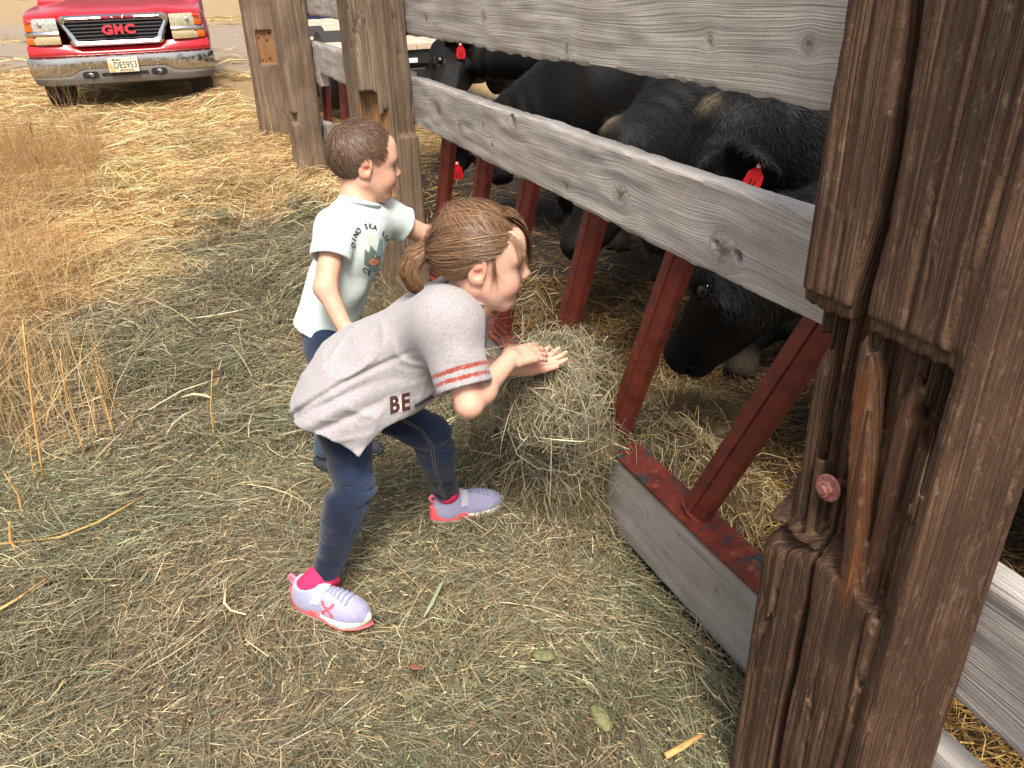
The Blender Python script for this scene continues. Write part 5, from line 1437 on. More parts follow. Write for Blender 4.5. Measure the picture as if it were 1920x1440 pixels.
# tail strands
n = 2600; t = np.linspace(0, 1, 12)[None, :, None]
tp = np.array([TIE, TIE + (-.022, -.004, .000), TIE + (-.046, -.006, -.018), TIE + (-.056, -.008, -.048), TIE + (-.044, -.01, -.078), TIE + (-.026, -.012, -.094)])
tt = np.linspace(0, 1, 6); ctr = np.stack([np.interp(np.linspace(0, 1, 12), tt, tp[:, i]) for i in range(3)], -1)[None]
rad = np.interp(np.linspace(0, 1, 12), tt, [.010, .0170, .0205, .0195, .016, .010])[None, :, None]
od = rng.normal(0, 1, (n, 1, 3)); od /= np.linalg.norm(od, axis=2, keepdims=True); od = od * rng.uniform(.75, 1.08, (n, 1, 1))
pp = ctr + od * rad + rng.normal(0, .0015, (n, 12, 3)) * t; L_ = rng.uniform(.8, 1.06, (n, 1, 1)); 
pp = (lift_out(to_w(pp), g_hair_sdf, rng.uniform(.0004, .003, n)) - GH) @ GM / GK
parts.append(ribbon_strands(to_w(pp), rng.uniform(.0010, .0018, n), hair_cols(n) * 1.12, (.8, 1, 1, .4), GH + GM @ (TIE + np.array([-.03, 0, -.04]))))
# bundle between the two ties
n = 350; od = rng.normal(0, .0095, (n, 1, 3)); tt8 = np.linspace(0, 1, 8)[None, :, None]
a_ = TIE1 + np.array([-.012, 0, 0]); mid_ = (a_ + TIE) / 2 + np.array([-.022, 0, 0]); pp = (1-tt8)**2 * a_ + 2*tt8*(1-tt8) * mid_ + tt8**2 * TIE + od * (1 - .4 * np.abs(tt8 - .5))
parts.append(ribbon_strands(to_w(pp), rng.uniform(.0012, .0022, n), hair_cols(n), (.8, 1, 1, .8), GH))
# fringe swept over the far side of the face, and fine wisps
def bez(p, n): t = np.linspace(0, 1, n)[:, None]; return (1-t)**3*p[0] + 3*t*(1-t)**2*p[1] + 3*t*t*(1-t)*p[2] + t**3*p[3]
fr = []
for i in range(900):
    y0 = rng.uniform(-.035, .055); y1 = y0 + .03 + rng.normal(0, .006); ln = rng.uniform(.55, 1.05)
    p = [np.array([.012 + .04 * rng.random(), y0, .116 - abs(y0) * .35]), np.array([.088, y0 + .012, .098]), np.array([.106 + .006 * rng.random(), y1, .050]), np.array([.102 + rng.normal(0, .004), y1 + .006, .050 - .075 * ln])]
    fr.append(bez(p, 12))
fr = np.array(fr) + rng.normal(0, .0006, (900, 12, 3)); parts.append(ribbon_strands(to_w(fr), rng.uniform(.0009, .0017, 900), hair_cols(900), (.8, 1, .8, .2), GH))
ws = []
for i in range(46):
    y0 = rng.uniform(-.05, -.015); x0 = rng.uniform(.045, .07)
    p = [np.array([x0 - .02, y0 * 1.1, .075]), np.array([x0 + .03, y0 * 1.35, .06]), np.array([.085 + rng.normal(0, .006), y0 * 1.6 - .008, .015]), np.array([.085 + rng.normal(0, .012), y0 * 1.3 - .006, rng.uniform(-.05, .0)])]
    ws.append(bez(p, 12))
for i in range(36):
    p = [np.array([.02, -.068, .03]), np.array([.025, -.078, .01]), np.array([.022, -.078, -.01]), np.array([.03 + rng.normal(0, .01), -.070, rng.uniform(-.05, -.01)])]
    ws.append(bez(p, 12) + rng.normal(0, .002, (1, 3)))
ws = np.array(ws); parts.append(ribbon_strands(to_w(ws), rng.uniform(.0005, .0009, len(ws)), hair_cols(len(ws)), (.8, 1, .8, .2), GH))
fly = rng.normal(0, 1, (260, 3)); fly /= np.linalg.norm(fly, axis=1, keepdims=True); rt = np.array([-.012, 0, .030]) + fly * np.array([.096, .080, .088]); rt = rt[hair_edge(rt) > .01]
pp = slerp_paths(rt, np.tile(TIE, (len(rt), 1)), 10, rng.uniform(.006, .014, len(rt))); parts.append(ribbon_strands(to_w(pp), np.full(len(rt), .0006), hair_cols(len(rt)) * 1.1, (.4, 1, 1, .4), GH))
V, Q, C = merge(parts); tag(obj('hair_strands', new_mesh('hair_strands', V, Q, m_girl_hair, True, C), hair), None, None, None, 'stuff')
def torus(mb, c, axis_, R0, r, n=20, m=8):
    a = unit(np.cross(axis_, V3(.3, .9, .2))); b = np.cross(unit(axis_), a); mb.tube([c + (a * math.cos(2*math.pi*i/n) + b * math.sin(2*math.pi*i/n)) * R0 for i in range(n + 1)], r, m)
m_white_band = simple('white_hair_band', srgb(232, 226, 222), .6); m_pink_band = simple('pink_hair_band', srgb(222, 150, 164), .6)
mb = MB(); torus(mb, to_w(TIE1 + np.array([-.004, 0, 0])), GM @ np.array([.9, .1, -.25]), .0165, .0032); mb.build('hair_band', m_white_band, hair, True)
mb = MB(); torus(mb, to_w(TIE + np.array([-.004, 0, 0])), GM @ np.array([1, 0, .1]), .0145, .0034); mb.build('hair_band', m_pink_band, hair, True)

# ============ the boy
Bp = dict(head=at(682, 305, 2.215), neck=at(668, 385, 2.235), chest=at(662, 455, 2.27), pelvis=at(618, 585, 2.36),
          shR=at(630, 428, 2.17), shL=at(726, 408, 2.36), elR=at(610, 540, 2.13), wrR=at(648, 618, 2.13), elL=at(800, 442, 2.46), wrL=at(872, 425, 2.52))
Bfh = unit(_R * .92 + _fw * .36 + _U * .06); Buh = _U * .90 + _R * .02 - _fw * .40
BM = frame_of(Bfh, Buh); BH = Bp['head']; BK = 1.0
Bf2 = unit(np.array([.90, -.20, 0])); Bl2 = np.cross(UZ, Bf2)
bhip = {1: Bp['pelvis'] + Bl2 * .05 - UZ * .10, -1: Bp['pelvis'] - Bl2 * .05 - UZ * .10}
def gz(p): return float(gh(p[0], p[1]))
bft = {}
for c in (1, -1):
    p = Bp['pelvis'] + Bl2 * .05 * c + Bf2 * (.02 * c - .035); p[2] = gz(p) + .02; bft[c] = p
boy = thing('person', 'small boy in a pale mint t-shirt standing behind the girl, reaching towards the bars', 'person', np.array([Bp['pelvis'][0], Bp['pelvis'][1], gz(Bp['pelvis'])]))
bhR = dict(d=unit(at(662, 655, 2.1) - Bp['wrR']), pn=unit(Bl2), th=unit(Bf2)); bhL = dict(d=unit(at(930, 415, 2.58) - Bp['wrL']), pn=unit(-UZ), th=unit(-Bl2))
def b_skin(P):
    q = ((P - BH.astype(np.float32)) @ BM.astype(np.float32)) / BK; d = head_sdf(q) * BK
    d = smin(d, s_cap(P, BH + BM @ np.array([-.022, 0, -.05]), Bp['neck'], .038, .045), .025); d = smin(d, s_cap(P, Bp['neck'], Bp['chest'], .045, .04), .03)
    for sh, el, wr, hd in (('shR', 'elR', 'wrR', bhR), ('shL', 'elL', 'wrL', bhL)):
        a, b, c = Bp[sh], Bp[el], Bp[wr]
        arm = smin(s_cap(P, a, b, .036, .029), s_cap(P, b, c, .029, .021), .018); arm = smin(arm, hand_sdf(P, c, hd['d'], hd['pn'], hd['th'], .95, (.2, .3, .3)), .014); d = smin(d, arm, .02)
    return d
pts = np.array(list(Bp[k] for k in ('head', 'wrR', 'wrL', 'chest', 'elR', 'elL', 'shL')))
V, Q = sdf_mesh(b_skin, pts.min(0) - .13, pts.max(0) + .14, .0036, 8, 1.4)
C = head_color(((V - BH) @ BM) / BK, SKIN_B, rng)
obj('body', new_mesh('body', V, Q, m_skin, True, C), boy); eyes_for(boy, BH, BM, BK, (1, .1, -.12))
def b_shirt(P):
    ax = unit(Bp['chest'] - Bp['pelvis']); hemc = Bp['pelvis'] - ax * .05
    M = np.stack([Bf2, Bl2, UZ], 1)
    d = s_fcap(P, Bp['pelvis'] - ax * .14, Bp['chest'], .091, .084, Bl2, 1.22)
    d = smin(d, s_cap(P, Bp['shR'], Bp['shL'], .050, .050), .05)
    d = smin(d, s_cap(P, Bp['chest'], Bp['neck'] - UZ * .03, .07, .055), .05)
    fo = -.007 * np.abs(vnoise(P * np.array([14, 14, 7], np.float32), 33)) * 1.4 + .005 * vnoise(P * 16, 35)
    d = d + fo; body = d
    for sh, el, ex in (('shR', 'elR', .52), ('shL', 'elL', .42)):
        ds, hh, a_ = sleeve(P, Bp[sh], Bp[el], ex, .056, .056); ds = ds + .003 * vnoise(P * 26, 36)
        s_ = np.maximum(ds, hh); s_ = np.maximum(s_, -np.maximum(ds + .007, -(hh + .04))); d = smin(d, s_, .018)
    hc = -((P - hemc.astype(np.float32)) @ ax.astype(np.float32)) + .008 * vnoise(P * 12, 37)
    d = np.maximum(d, hc); d = np.maximum(d, -np.maximum(body + .008, -(hc + .07)))
    nd = unit(BH - Bp['neck']); d = np.maximum(d, -s_cap(P, Bp['neck'] + nd * .025 + Bf2 * .012, Bp['neck'] + nd * .15, .050, .06))
    return d
pts = np.array([Bp[k] for k in ('pelvis', 'shR', 'shL', 'neck', 'elR')]); 
V, Q = sdf_mesh(b_shirt, pts.min(0) - .22, pts.max(0) + np.array([.2, .16, .1]), .0042, 8, 1.7)
C = np.tile(np.array(srgb(220, 232, 226)), (len(V), 1)); b_sh = obj('shirt', new_mesh('shirt', V, Q, m_shirt_b, True, C), boy)
bvb = bvh_of(b_sh)
ndb = unit(BH - Bp['neck']); mb = MB(); mb.tube(ringpts(Bp['neck'] + ndb * .010 + Bf2 * .008, ndb, .0555), .0062, 8); mb.build('collar', m_rib_b, b_sh, True)
vb = unit(at(695, 470, 2.2) - np.array([0, 0, CAM_H]))
# the round print on the chest: lettering on an arc and a plain picture of hill, water and leaves
pc = at(700, 472, 2.2); pax = unit(_R * .60 + _U * .10); pay = unit(_U * .96 - _R * .26)
def bdec(name, polys, m_, off): return decal(name, polys, pc, pax * .72, pay, vb, bvb, m_, b_sh, off)
let = []
for i, ch in enumerate('DINO SKA LU'):
    a = math.radians(158 - i * 13.2)
    if ch != ' ': let.append(xf2(text2d(ch, .021, .0007), .066 * math.cos(a), .066 * math.sin(a), a - math.pi / 2))
for ch, a in (('C', 222), ('E', 236), ('N', 288), ('I', 302)):
    r_ = math.radians(a); let.append(xf2(text2d(ch, .021, .0007), .076 * math.cos(r_), .076 * math.sin(r_), r_ + math.pi / 2))
for l_ in let: bdec('print_letter', [l_], m_print, .0016)
bdec('print_hill', [poly_fill([(-.048, -.03), (-.03, .012), (-.018, .0), (-.004, .02), (.012, -.004), (.03, -.032), (.0, -.044), (-.03, -.042)], 1)], m_pg, .0012)
bdec('print_sun', [poly_fill([(.016 * math.cos(i), .030 + .022 * math.sin(i)) for i in np.linspace(0, 6.28, 18, endpoint=False)], 1)], simple('pale_print', srgb(206, 212, 196), .85), .0010)
bdec('print_leaf', [poly_fill([(.005, -.01), (.02, .012), (.036, .034), (.046, .03), (.04, .006), (.026, -.02)], 1), poly_fill([(-.045, -.045), (-.01, -.036), (.014, -.05), (-.016, -.058)], 1)], m_pt, .0014)
bdec('print_coral', [poly_fill([(-.032, -.026), (-.012, -.016), (.014, -.026), (.008, -.038), (-.02, -.038)], 1), poly_fill([(.030, -.012), (.038, -.004), (.036, -.014)], 0)], m_po, .0018)
def b_jeans(P):
    d = s_fcap(P, bhip[1] + UZ * .05, bhip[-1] + UZ * .05, .070, .070, UZ, 1.2)
    for c in (1, -1):
        an = bft[c] + UZ * .06; kn = (bhip[c] + an) / 2 + Bf2 * .02; l = smin(s_cap(P, bhip[c], kn, .068, .052), s_cap(P, kn, an, .052, .044), .02); l = np.maximum(l, an[2] - P[:, 2]); d = smin(d, l, .015)
    return d + .004 * vnoise(P * 22, 28)
pts = np.array([bhip[1], bhip[-1], bft[1], bft[-1]])
V, Q = sdf_mesh(b_jeans, pts.min(0) - .12, pts.max(0) + .2, .0075, 8, 1.5); C = np.array(srgb(52, 70, 100)) * (.8 + .4 * fnoise(V * 30, 5))[:, None]
obj('jeans', new_mesh('jeans', V, Q, m_denim, True, C), boy)
m_bshoe = simple('dark_trainer', srgb(60, 62, 70), .7, 0, .1, 50)
for c in (1, -1):
    mb = MB(); f0 = bft[c] + Bf2 * .03; V_, F_ = uv_sphere(f0 + UZ * .02, 1.0, 18, 10, (.085, .034, .042), np.stack([Bf2, Bl2, UZ], 1)); mb.add(V_, F_); mb.build('shoe', m_bshoe, boy, True)
# short hair
def bh_edge(q):
    az = np.arctan2(np.abs(q[:, 1]), q[:, 0]); zl = np.interp(az, [0, .5, .8, 1.05, 1.25, 1.5, 1.7, 2.0, 3.15], [.066, .064, .046, .022, .012, .020, -.004, -.036, -.052]); return q[:, 2] - zl
def b_hair(P):
    q = ((P - BH.astype(np.float32)) @ BM.astype(np.float32)) / BK; d = s_ell(q, (-.011, 0, .030), (.0945, .0785, .086)) + .0014 * vnoise(q * 90, 42); return smax(d, -bh_edge(q) * .8, .008) * BK
V, Q = sdf_mesh(b_hair, BH - .14, BH + .15, .0040, 8, 1.5); BB = np.array(srgb(78, 58, 46)); C = BB * (1 + .3 * fnoise(V * 50, 9))[:, None]
bhair = obj('hair', new_mesh('hair', V, Q, m_girl_hair, True, C), boy)
n = 13000; dirs = rng.normal(0, 1, (n, 3)); dirs /= np.linalg.norm(dirs, axis=1, keepdims=True); cc = np.array([-.011, 0, .030]); rr3 = np.array([.0945, .0785, .086])
rt = cc + dirs * rr3; rt = rt[bh_edge(rt) > rng.uniform(-.006, .003, len(rt))]; n = len(rt)
crown = np.array([-.065, 0, .095]); fl = rt - crown; fl = fl + np.array([.02, 0, -.02]); nr = (rt - cc) / rr3 ** 2; nr /= np.linalg.norm(nr, axis=1, keepdims=True)
fl = fl - nr * (fl * nr).sum(1, keepdims=True); fl /= np.linalg.norm(fl, axis=1, keepdims=True) + 1e-6; fl += rng.normal(0, .14, (n, 3))
lh = rng.uniform(.012, .024, n) * np.where(rt[:, 2] > .05, 1.25, .8); t = np.linspace(0, 1, 5)[None, :, None]
pp = rt[:, None] + fl[:, None] * (lh[:, None, None] * t) ; v = pp - cc; s_ = np.linalg.norm(v / rr3, axis=2, keepdims=True); pp = cc + v / s_ * (1 + (.001 + .0035 * t * rng.uniform(.2, 1.3, (n, 1, 1))) / .086)
u_ = rng.beta(1.5, 2.2, n)[:, None]; cols = BB * (1 - u_) + np.array(srgb(150, 118, 94)) * u_
V, Q, C = ribbon_strands(BH + (pp * BK) @ BM.T, rng.uniform(.0007, .0013, n), cols, (.9, 1, .8, .2), BH)
tag(obj('hair_strands', new_mesh('hair_strands', V, Q, m_girl_hair, True, C), bhair), None, None, None, 'stuff')
# ------------------------------------------------------------------ red pickup
TY = math.radians(19); TN = np.array([math.sin(TY), -math.cos(TY), 0]); TX = np.array([math.cos(TY), math.sin(TY), 0])
T0 = np.array([-4.36, 9.845, 0.0]); TZ = .155
def tp(x, y, z): return T0 + TX * x - TN * y + UZ * (z + TZ)          # x to the photo's right, y backwards along the truck, z above its ground
def car_paint():
    m, n, b = mat('red_car_paint'); N = NT(n); c = N.coord(); f = N.noise(c, 7, 5, .65); g = N.noise(c, 60, 4, .7)
    col = N.ramp(f, [(.35, srgb(176, 8, 24)), (.7, srgb(196, 16, 34))]); dust = N.mapr(g, .52, .75); N.link(N.mix(N.math('MULTIPLY', dust, .22), col, srgb(176, 140, 120)), b.inputs['Base Color'])
    b.inputs['Roughness'].default_value = .32; b.inputs['Coat Weight'].default_value = .8; N.link(N.mapr(g, .3, .7, .06, .30), b.inputs['Coat Roughness']); return m
m_red_p = car_paint()
def chrome(name, dirt, col=(.62, .62, .62)):
    m, n, b = mat(name); N = NT(n); c = N.coord(); g = N.noise(N.mapping(c, (1, 1, .5)), 30, 6, .75)
    d = N.mapr(g, .62 - dirt, .75); N.link(N.mix(d, col, srgb(148, 140, 130)), b.inputs['Base Color']); N.link(N.mapr(d, 0, 1, 1, .15), b.inputs['Metallic']); N.link(N.mapr(d, 0, 1, .14, .6), b.inputs['Roughness']); return m
m_chrome = chrome('bright_chrome', .06); m_chrome_d = chrome('dusty_chrome_bumper', .15, (.55, .54, .53))
m_black_p = simple('black_plastic', (.012, .012, .013), .5); m_val = simple('grey_plastic_valance', srgb(104, 98, 90), .7, 0, .15, 30); m_tyre = simple('dusty_tyre_rubber', srgb(52, 49, 47), .9, 0, .3, 60, 0, .004)
m_lens = simple('clear_headlamp_lens', srgb(196, 196, 190), .12, .25, .38, 34, .8); m_lensy = simple('yellowed_headlamp_lens', srgb(200, 194, 166), .2, .2, .3, 34, .6)
m_amber = simple('amber_lens', srgb(226, 104, 30), .2, 0, .1, 60, .6); m_park = simple('clear_marker_lens', srgb(198, 178, 138), .2, .2, .2, 40, .6)
m_plate = simple('cream_number_plate', srgb(230, 218, 188), .5, 0, .05, 30); m_plate2 = simple('sandy_plate_hills', srgb(214, 172, 104), .5); m_pink = simple('badge_red', srgb(206, 60, 74), .4); m_navy = simple('plate_ink', srgb(48, 52, 70), .5)
m_glass = simple('windscreen_glass', (.02, .025, .03), .05, 0, 0, 10, 1.0); m_rim = simple('alloy_rim', (.5, .5, .5), .3, .9)
truck = thing('pickup_truck', 'red pickup truck with dusty chrome bumper, parked facing the camera', 'truck', tp(0, 2.5, 0))
def lb(mb, x0, x1, y0, y1, z0, z1, bev=.01): mb.frame_box(tp((x0+x1)/2, (y0+y1)/2, (z0+z1)/2), TX, -TN, UZ, (x1-x0)/2, (y1-y0)/2, (z1-z0)/2, bev)
def loft(name, rings, m_, parent=truck, close=True, caps=True, sm=True, autos=.7):
    n = len(rings[0]); mb = MB(); V = [tp(*p) for r in rings for p in r]; F = []
    for i in range(len(rings) - 1):
        for j in range(n if close else n - 1): F.append((i*n+j, i*n+(j+1) % n, (i+1)*n+(j+1) % n, (i+1)*n+j))
    if caps and close: F.append(tuple(range(n))[::-1]); F.append(tuple(range((len(rings)-1)*n, len(rings)*n)))
    mb.add(V, F); return mb.build(name, m_, parent, sm, autos)
# bonnet: cross sections from nose to windscreen
def bon(y, zc, drop, hw, nose=0.0):
    xs = np.linspace(-hw, hw, 21); top = [(x, y + nose * (abs(x) / hw) ** 4, zc - drop * (abs(x) / hw) ** 3 + .022 * math.exp(-((abs(x) - .52) / .12) ** 2)) for x in xs]
    return top + [(x, y + .02, zc - (.05 if y < .4 else .25)) for x in xs[::-1]]
loft('bonnet', [bon(.03, .978, .015, .90, .10), bon(.06, .998, .02, .915, .09), bon(.16, 1.03, .03, .925, .05), bon(.5, 1.075, .04, .935), bon(1.0, 1.11, .05, .94), bon(1.38, 1.13, .055, .94)], m_red_p)
# front wings and apron
for sg in (-1, 1):
    rg = []
    for (y, z1, xo, z0) in ((.10, .66, .955, .50), (.02, 0, 0, 0)): pass
    prof = lambda y, xo: [(sg * .86, y, .98), (sg * (xo - .03), y, .965), (sg * xo, y, .86), (sg * (xo + .012), y, .70), (sg * xo, y, .52), (sg * .86, y, .52)]
    loft('wing', [prof(.17, .935), prof(.30, .965), prof(.5, .985), prof(.75, .99), prof(1.0, .985), prof(1.4, .975)], m_red_p)
mb = MB()
V = []; F = []; xs = np.linspace(-.965, .965, 25)
for (z, dy) in ((.690, .02), (.66, .0), (.61, -.015), (.575, -.01), (.56, .05)):
    for x in xs: V.append(tp(x, dy + .13 * (abs(x) / .965) ** 5 + (.03 if abs(x) < .5 and z > .64 else 0), z if not (abs(x) < .47 and z > .65) else z - .045))
for i in range(4):
    for j in range(24): F.append((i*25+j, i*25+j+1, (i+1)*25+j+1, (i+1)*25+j))
mb.add(V, F); mb.build('apron', m_red_p, truck, True)
# grille
def rrect(hw0, hw1, z0, z1, r, n=5):
    pts = []
    for (cx, cz, a0) in ((hw1 - r, z1 - r, 0), (-hw1 + r, z1 - r, 90), (-hw0 + r, z0 + r, 180), (hw0 - r, z0 + r, 270)):
        for k in range(n + 1): a = math.radians(a0 + 90 * k / n); pts.append((cx + r * math.cos(a), cz + r * math.sin(a)))
    return pts
go = rrect(.50, .575, .665, .985, .07); gi = rrect(.435, .515, .715, .945, .055)
mb = MB(); n = len(go); V = []; F = []
for (pl, y) in ((go, .03), (go, -.015), ([(a*.55+b*.45, c*.55+d*.45) for (a, c), (b, d) in zip(go, gi)], -.035), (gi, -.012), (gi, .07)):
    V += [tp(x, y + .05 * (abs(x) / .575) ** 4, z) for (x, z) in pl]
for i in range(4):
    for j in range(n): F.append((i*n+j, i*n+(j+1) % n, (i+1)*n+(j+1) % n, (i+1)*n+j))
mb.add(V, F); gr = mb.build('grille_surround', m_chrome, truck, True, .8)
mb = MB(); mb.prism([(x, z) for x, z in rrect(.45, .53, .70, .96, .05)], tp(0, .085, 0), TX, UZ, TN, -.01); mb.build('grille_backing', m_black_p, gr)
for i in range(6):
    z = .735 + i * .037; hw = .44 + .07 * (i / 5); mb = MB(); lb(mb, -hw, hw, .012, .04, z - .0065, z + .0065, .002); mb.build('grille_bar', simple('grille_grey', srgb(70, 68, 68), .4) if i == 0 else bpy.data.materials['grille_grey'], gr)
for sg in (-1, 1):
    for (x0, x1) in ((.115, .115), (.36, .26)):
        mb = MB(); mb.tube([tp(sg * x0, .05, .72), tp(sg * x1, .05, .945)], .009, 6); mb.build('grille_strut', bpy.data.materials['grille_grey'], gr, True)
def text_mesh(s, size, ext, bold, o, ax, ay, mat_, name, parent, stretch=1.0):
    v, f = text2d(s, size, bold, 9); az = np.cross(ax, ay); mb = MB(); V = [o + ax * x * stretch + ay * y + az * ext for (x, y) in v]; mb.add(V, f)
    import collections
    cnt = collections.Counter(); dirn = {}
    for t in f:
        for a, b in ((t[0], t[1]), (t[1], t[2]), (t[2], t[0])): k = (min(a, b), max(a, b)); cnt[k] += 1; dirn[k] = (a, b)
    vb = len(mb.V); mb.V += [tuple(o + ax * x * stretch + ay * y) for (x, y) in v]
    for k, c in cnt.items():
        if c == 1: a, b = dirn[k]; mb.F.append((b, a, vb + a, vb + b))
    return mb.build(name, mat_, parent)
for ch, dx in (('G', -.105), ('M', .012), ('C', .13)): text_mesh(ch, .128, .02, .0065, tp(.02 + dx, -.005, .785), TX, UZ, m_pink, 'badge_letter', gr, 1.22 if ch != 'M' else 1.0)
# lamps
for sg in (-1, 1):
    x0, x1 = .585, .925
    def lampo(z0, z1, xa, xb, y): return [(sg * xa, y, z0), (sg * xb, y + .10, z0), (sg * xb, y + .10, z1 - .012), (sg * (xb - .06), y + .07, z1), (sg * xa, y, z1)]
    def lp(name, z0, z1, xa, xb, m_):
        k = 8; rings = []
        for t in np.linspace(0, 1, k): x = xa + (xb - xa) * t; y = -.005 + .13 * ((x - .55) / .4) ** 2.2 if x > .55 else 0; rings.append([(sg * x, y, z0), (sg * x, y - .012, (z0 + z1) / 2), (sg * x, y, z1 - .02 * (t > .99)), (sg * x, y + .06, z1), (sg * x, y + .06, z0)])
        return loft(name, rings, m_)
    hl = lp('headlight', .835, .965 if sg > 0 else .965, x0, .845, m_lensy if sg > 0 else m_lens)
    lp('turn_signal', .838, .955, .848, .925, m_amber)
    lp('lamp_trim', .785, .832, x0, .945, m_chrome)
    lp('marker_lamp', .700, .782, x0, .86, m_park); lp('marker_amber', .705, .778, .862, .94, m_amber)
    for cx in (.66, .76):
        mb = MB(); mb.add(*uv_sphere(tp(sg * cx, .028, .90), .036, 14, 8, (1, .5, 1))); mb.build('reflector', m_chrome, hl, True)
# bumper
xs = np.linspace(-1, 1, 41)
def brow(z, dy, hw, dz=None): return [(x * hw, dy + .02 + .17 * abs(x) ** 6, z(x) if callable(z) else z) for x in xs]
low = lambda x: .365 + .07 * smooth(.62, .42, np.float64(abs(x))) * 1.0
rows = [brow(.565, -.03, .985), brow(.555, -.065, .995), brow(.50, -.075, 1.0), brow(lambda x: float(low(x)) + .03, -.07, .995), brow(lambda x: float(low(x)), -.05, .985), brow(lambda x: float(low(x)), .06, .965), brow(.56, .06, .965)]
loft('bumper', [[r[i] for r in rows] for i in range(41)], m_chrome_d)
rows = [brow(lambda x: float(low(x)) - .004, -.052, .978), brow(lambda x: float(low(x)) - .02, -.062, .982), brow(.33, -.062, .975), brow(.275, -.045, .955), brow(.26, -.01, .93), brow(.26, .06, .92), brow(.40, .06, .94)]
loft('valance', [[r[i] for r in rows] for i in range(41)], m_val)
for sg in (-1, 1):
    mb = MB(); mb.prism(rrect(.085, .085, .338, .405, .030), tp(sg * .365 + .0, -.045, 0), TX, UZ, TN, .001 + .002); rec = mb.build('tow_recess', m_black_p, truck)
    mb = MB(); mb.tube([tp(sg * .365 - .04, -.045, .372), tp(sg * .365 + .0, -.065, .385), tp(sg * .365 + .03, -.068, .375), tp(sg * .365 + .028, -.06, .36), tp(sg * .365 - .01, -.055, .360)], .011, 8); mb.build('tow_hook', m_rim, rec, True)
mb = MB(); mb.prism(rrect(.25, .25, .350, .385, .015), tp(0, -.044, 0), TX, UZ, TN, .003); mb.build('air_slot', m_black_p, truck)
# number plate
mb = MB(); lb(mb, -.158, .158, -.088, -.083, .385, .540, .002); pt = mb.build('number_plate', m_plate, truck)
text_mesh('DES953', .098, .0015, .0006, tp(.022, -.0885, .428), TX, UZ, m_navy, 'plate_letters', pt, .80)
text_mesh('MONTANA', .030, .0015, .0008, tp(.03, -.0885, .394), TX, UZ, simple('plate_brown', srgb(120, 82, 40), .5), 'plate_state', pt, 1.0)
mb = MB(); mb.prism([(-.15, .39), (-.085, .39), (-.10, .42), (-.12, .47), (-.152, .495)], tp(0, -.0882, 0), TX, UZ, TN, .0012); mb.build('plate_hill', m_plate2, pt)
mb = MB(); mb.prism([(-.12, .510), (-.095, .528), (-.07, .518), (-.045, .525), (-.01, .510)], tp(0, -.0882, 0), TX, UZ, TN, .0012); mb.build('plate_ridge', simple('plate_ridge', srgb(90, 70, 66), .6), pt)
for x in (-.09, .09):
    mb = MB(); mb.tube([tp(x, -.088, .526), tp(x, -.091, .526)], .006, 8); mb.build('plate_screw', m_nail, pt)
# cab, bed, windscreen
def cabr(y, hw0, hw1, z0, z1): return [(-hw0, y, z0), (hw0, y, z0), (hw0 + .01, y, (z0+z1)*.5), (hw1, y, z1 - .03), (hw1 - .05, y, z1), (-hw1 + .05, y, z1), (-hw1, y, z1 - .03), (-hw0 - .01, y, (z0+z1)*.5)]
loft('cab', [cabr(1.40, .97, .93, .45, 1.13), cabr(1.95, .98, .74, .45, 1.80), cabr(2.4, .98, .74, .45, 1.84), cabr(3.3, .98, .74, .45, 1.80), cabr(3.5, .97, .85, .45, 1.15)], m_red_p)
loft('windscreen', [[(-.84, 1.40, 1.155), (.84, 1.40, 1.155), (.84, 1.43, 1.16), (-.84, 1.43, 1.16)], [(-.66, 1.905, 1.765), (.66, 1.905, 1.765), (.66, 1.935, 1.765), (-.66, 1.935, 1.765)]], m_glass)
for sg in (-1, 1):
    loft('side_window', [[(sg*.985, 1.75, 1.17), (sg*.99, 1.75, 1.17), (sg*.99, 3.2, 1.17), (sg*.985, 3.2, 1.17)], [(sg*.80, 2.05, 1.70), (sg*.81, 2.05, 1.70), (sg*.81, 3.1, 1.70), (sg*.80, 3.1, 1.70)]], m_glass)
    mb = MB(); mb.frame_box(tp(sg * 1.10, 1.75, 1.22), TX, -TN, UZ, .09, .05, .085, .02); mb.tube([tp(sg * .97, 1.75, 1.16), tp(sg * 1.05, 1.75, 1.18)], .015, 8); mb.build('mirror', m_black_p, truck)
mb = MB(); lb(mb, -.98, .98, 3.52, 5.5, .50, 1.14, .03); mb.build('bed', m_red_p, truck)
mb = MB(); lb(mb, -.8, .8, .3, 5.3, .30, .52, .02); mb.build('chassis', m_black_p, truck)
for (x, y) in ((-.80, .62), (.80, .62), (-.80, 4.4), (.80, 4.4)):
    Rw, wd = .385, .125
    n = 36; V = []; F = []; pr = [(-wd, Rw - .10), (-wd, Rw - .03), (-wd + .02, Rw - .004), (-wd*.5, Rw), (-wd*.45, Rw - .010), (-.012, Rw - .010), (-.008, Rw), (.008, Rw), (.012, Rw - .010), (wd*.45, Rw - .010), (wd*.5, Rw), (wd - .02, Rw - .004), (wd, Rw - .03), (wd, Rw - .10)]
    for i in range(n):
        a = 2 * math.pi * i / n
        for (dx, r) in pr:
            rr = r - (.008 if (i % 2 and r > Rw - .006) else 0); V.append(tp(x + dx, y + rr * math.sin(a), Rw - .02 + rr * math.cos(a)))
    kp = len(pr)
    for i in range(n):
        for j in range(kp - 1): F.append((i*kp+j, i*kp+j+1, ((i+1) % n)*kp+j+1, ((i+1) % n)*kp+j))
    mb = MB(); mb.add(V, F); wh = mb.build('wheel', m_tyre, truck, False)
    mb = MB(); mb.tube([tp(x - wd * .8, y, Rw - .02), tp(x + wd * .8, y, Rw - .02)], Rw - .095, 24); mb.build('rim', m_rim, wh)

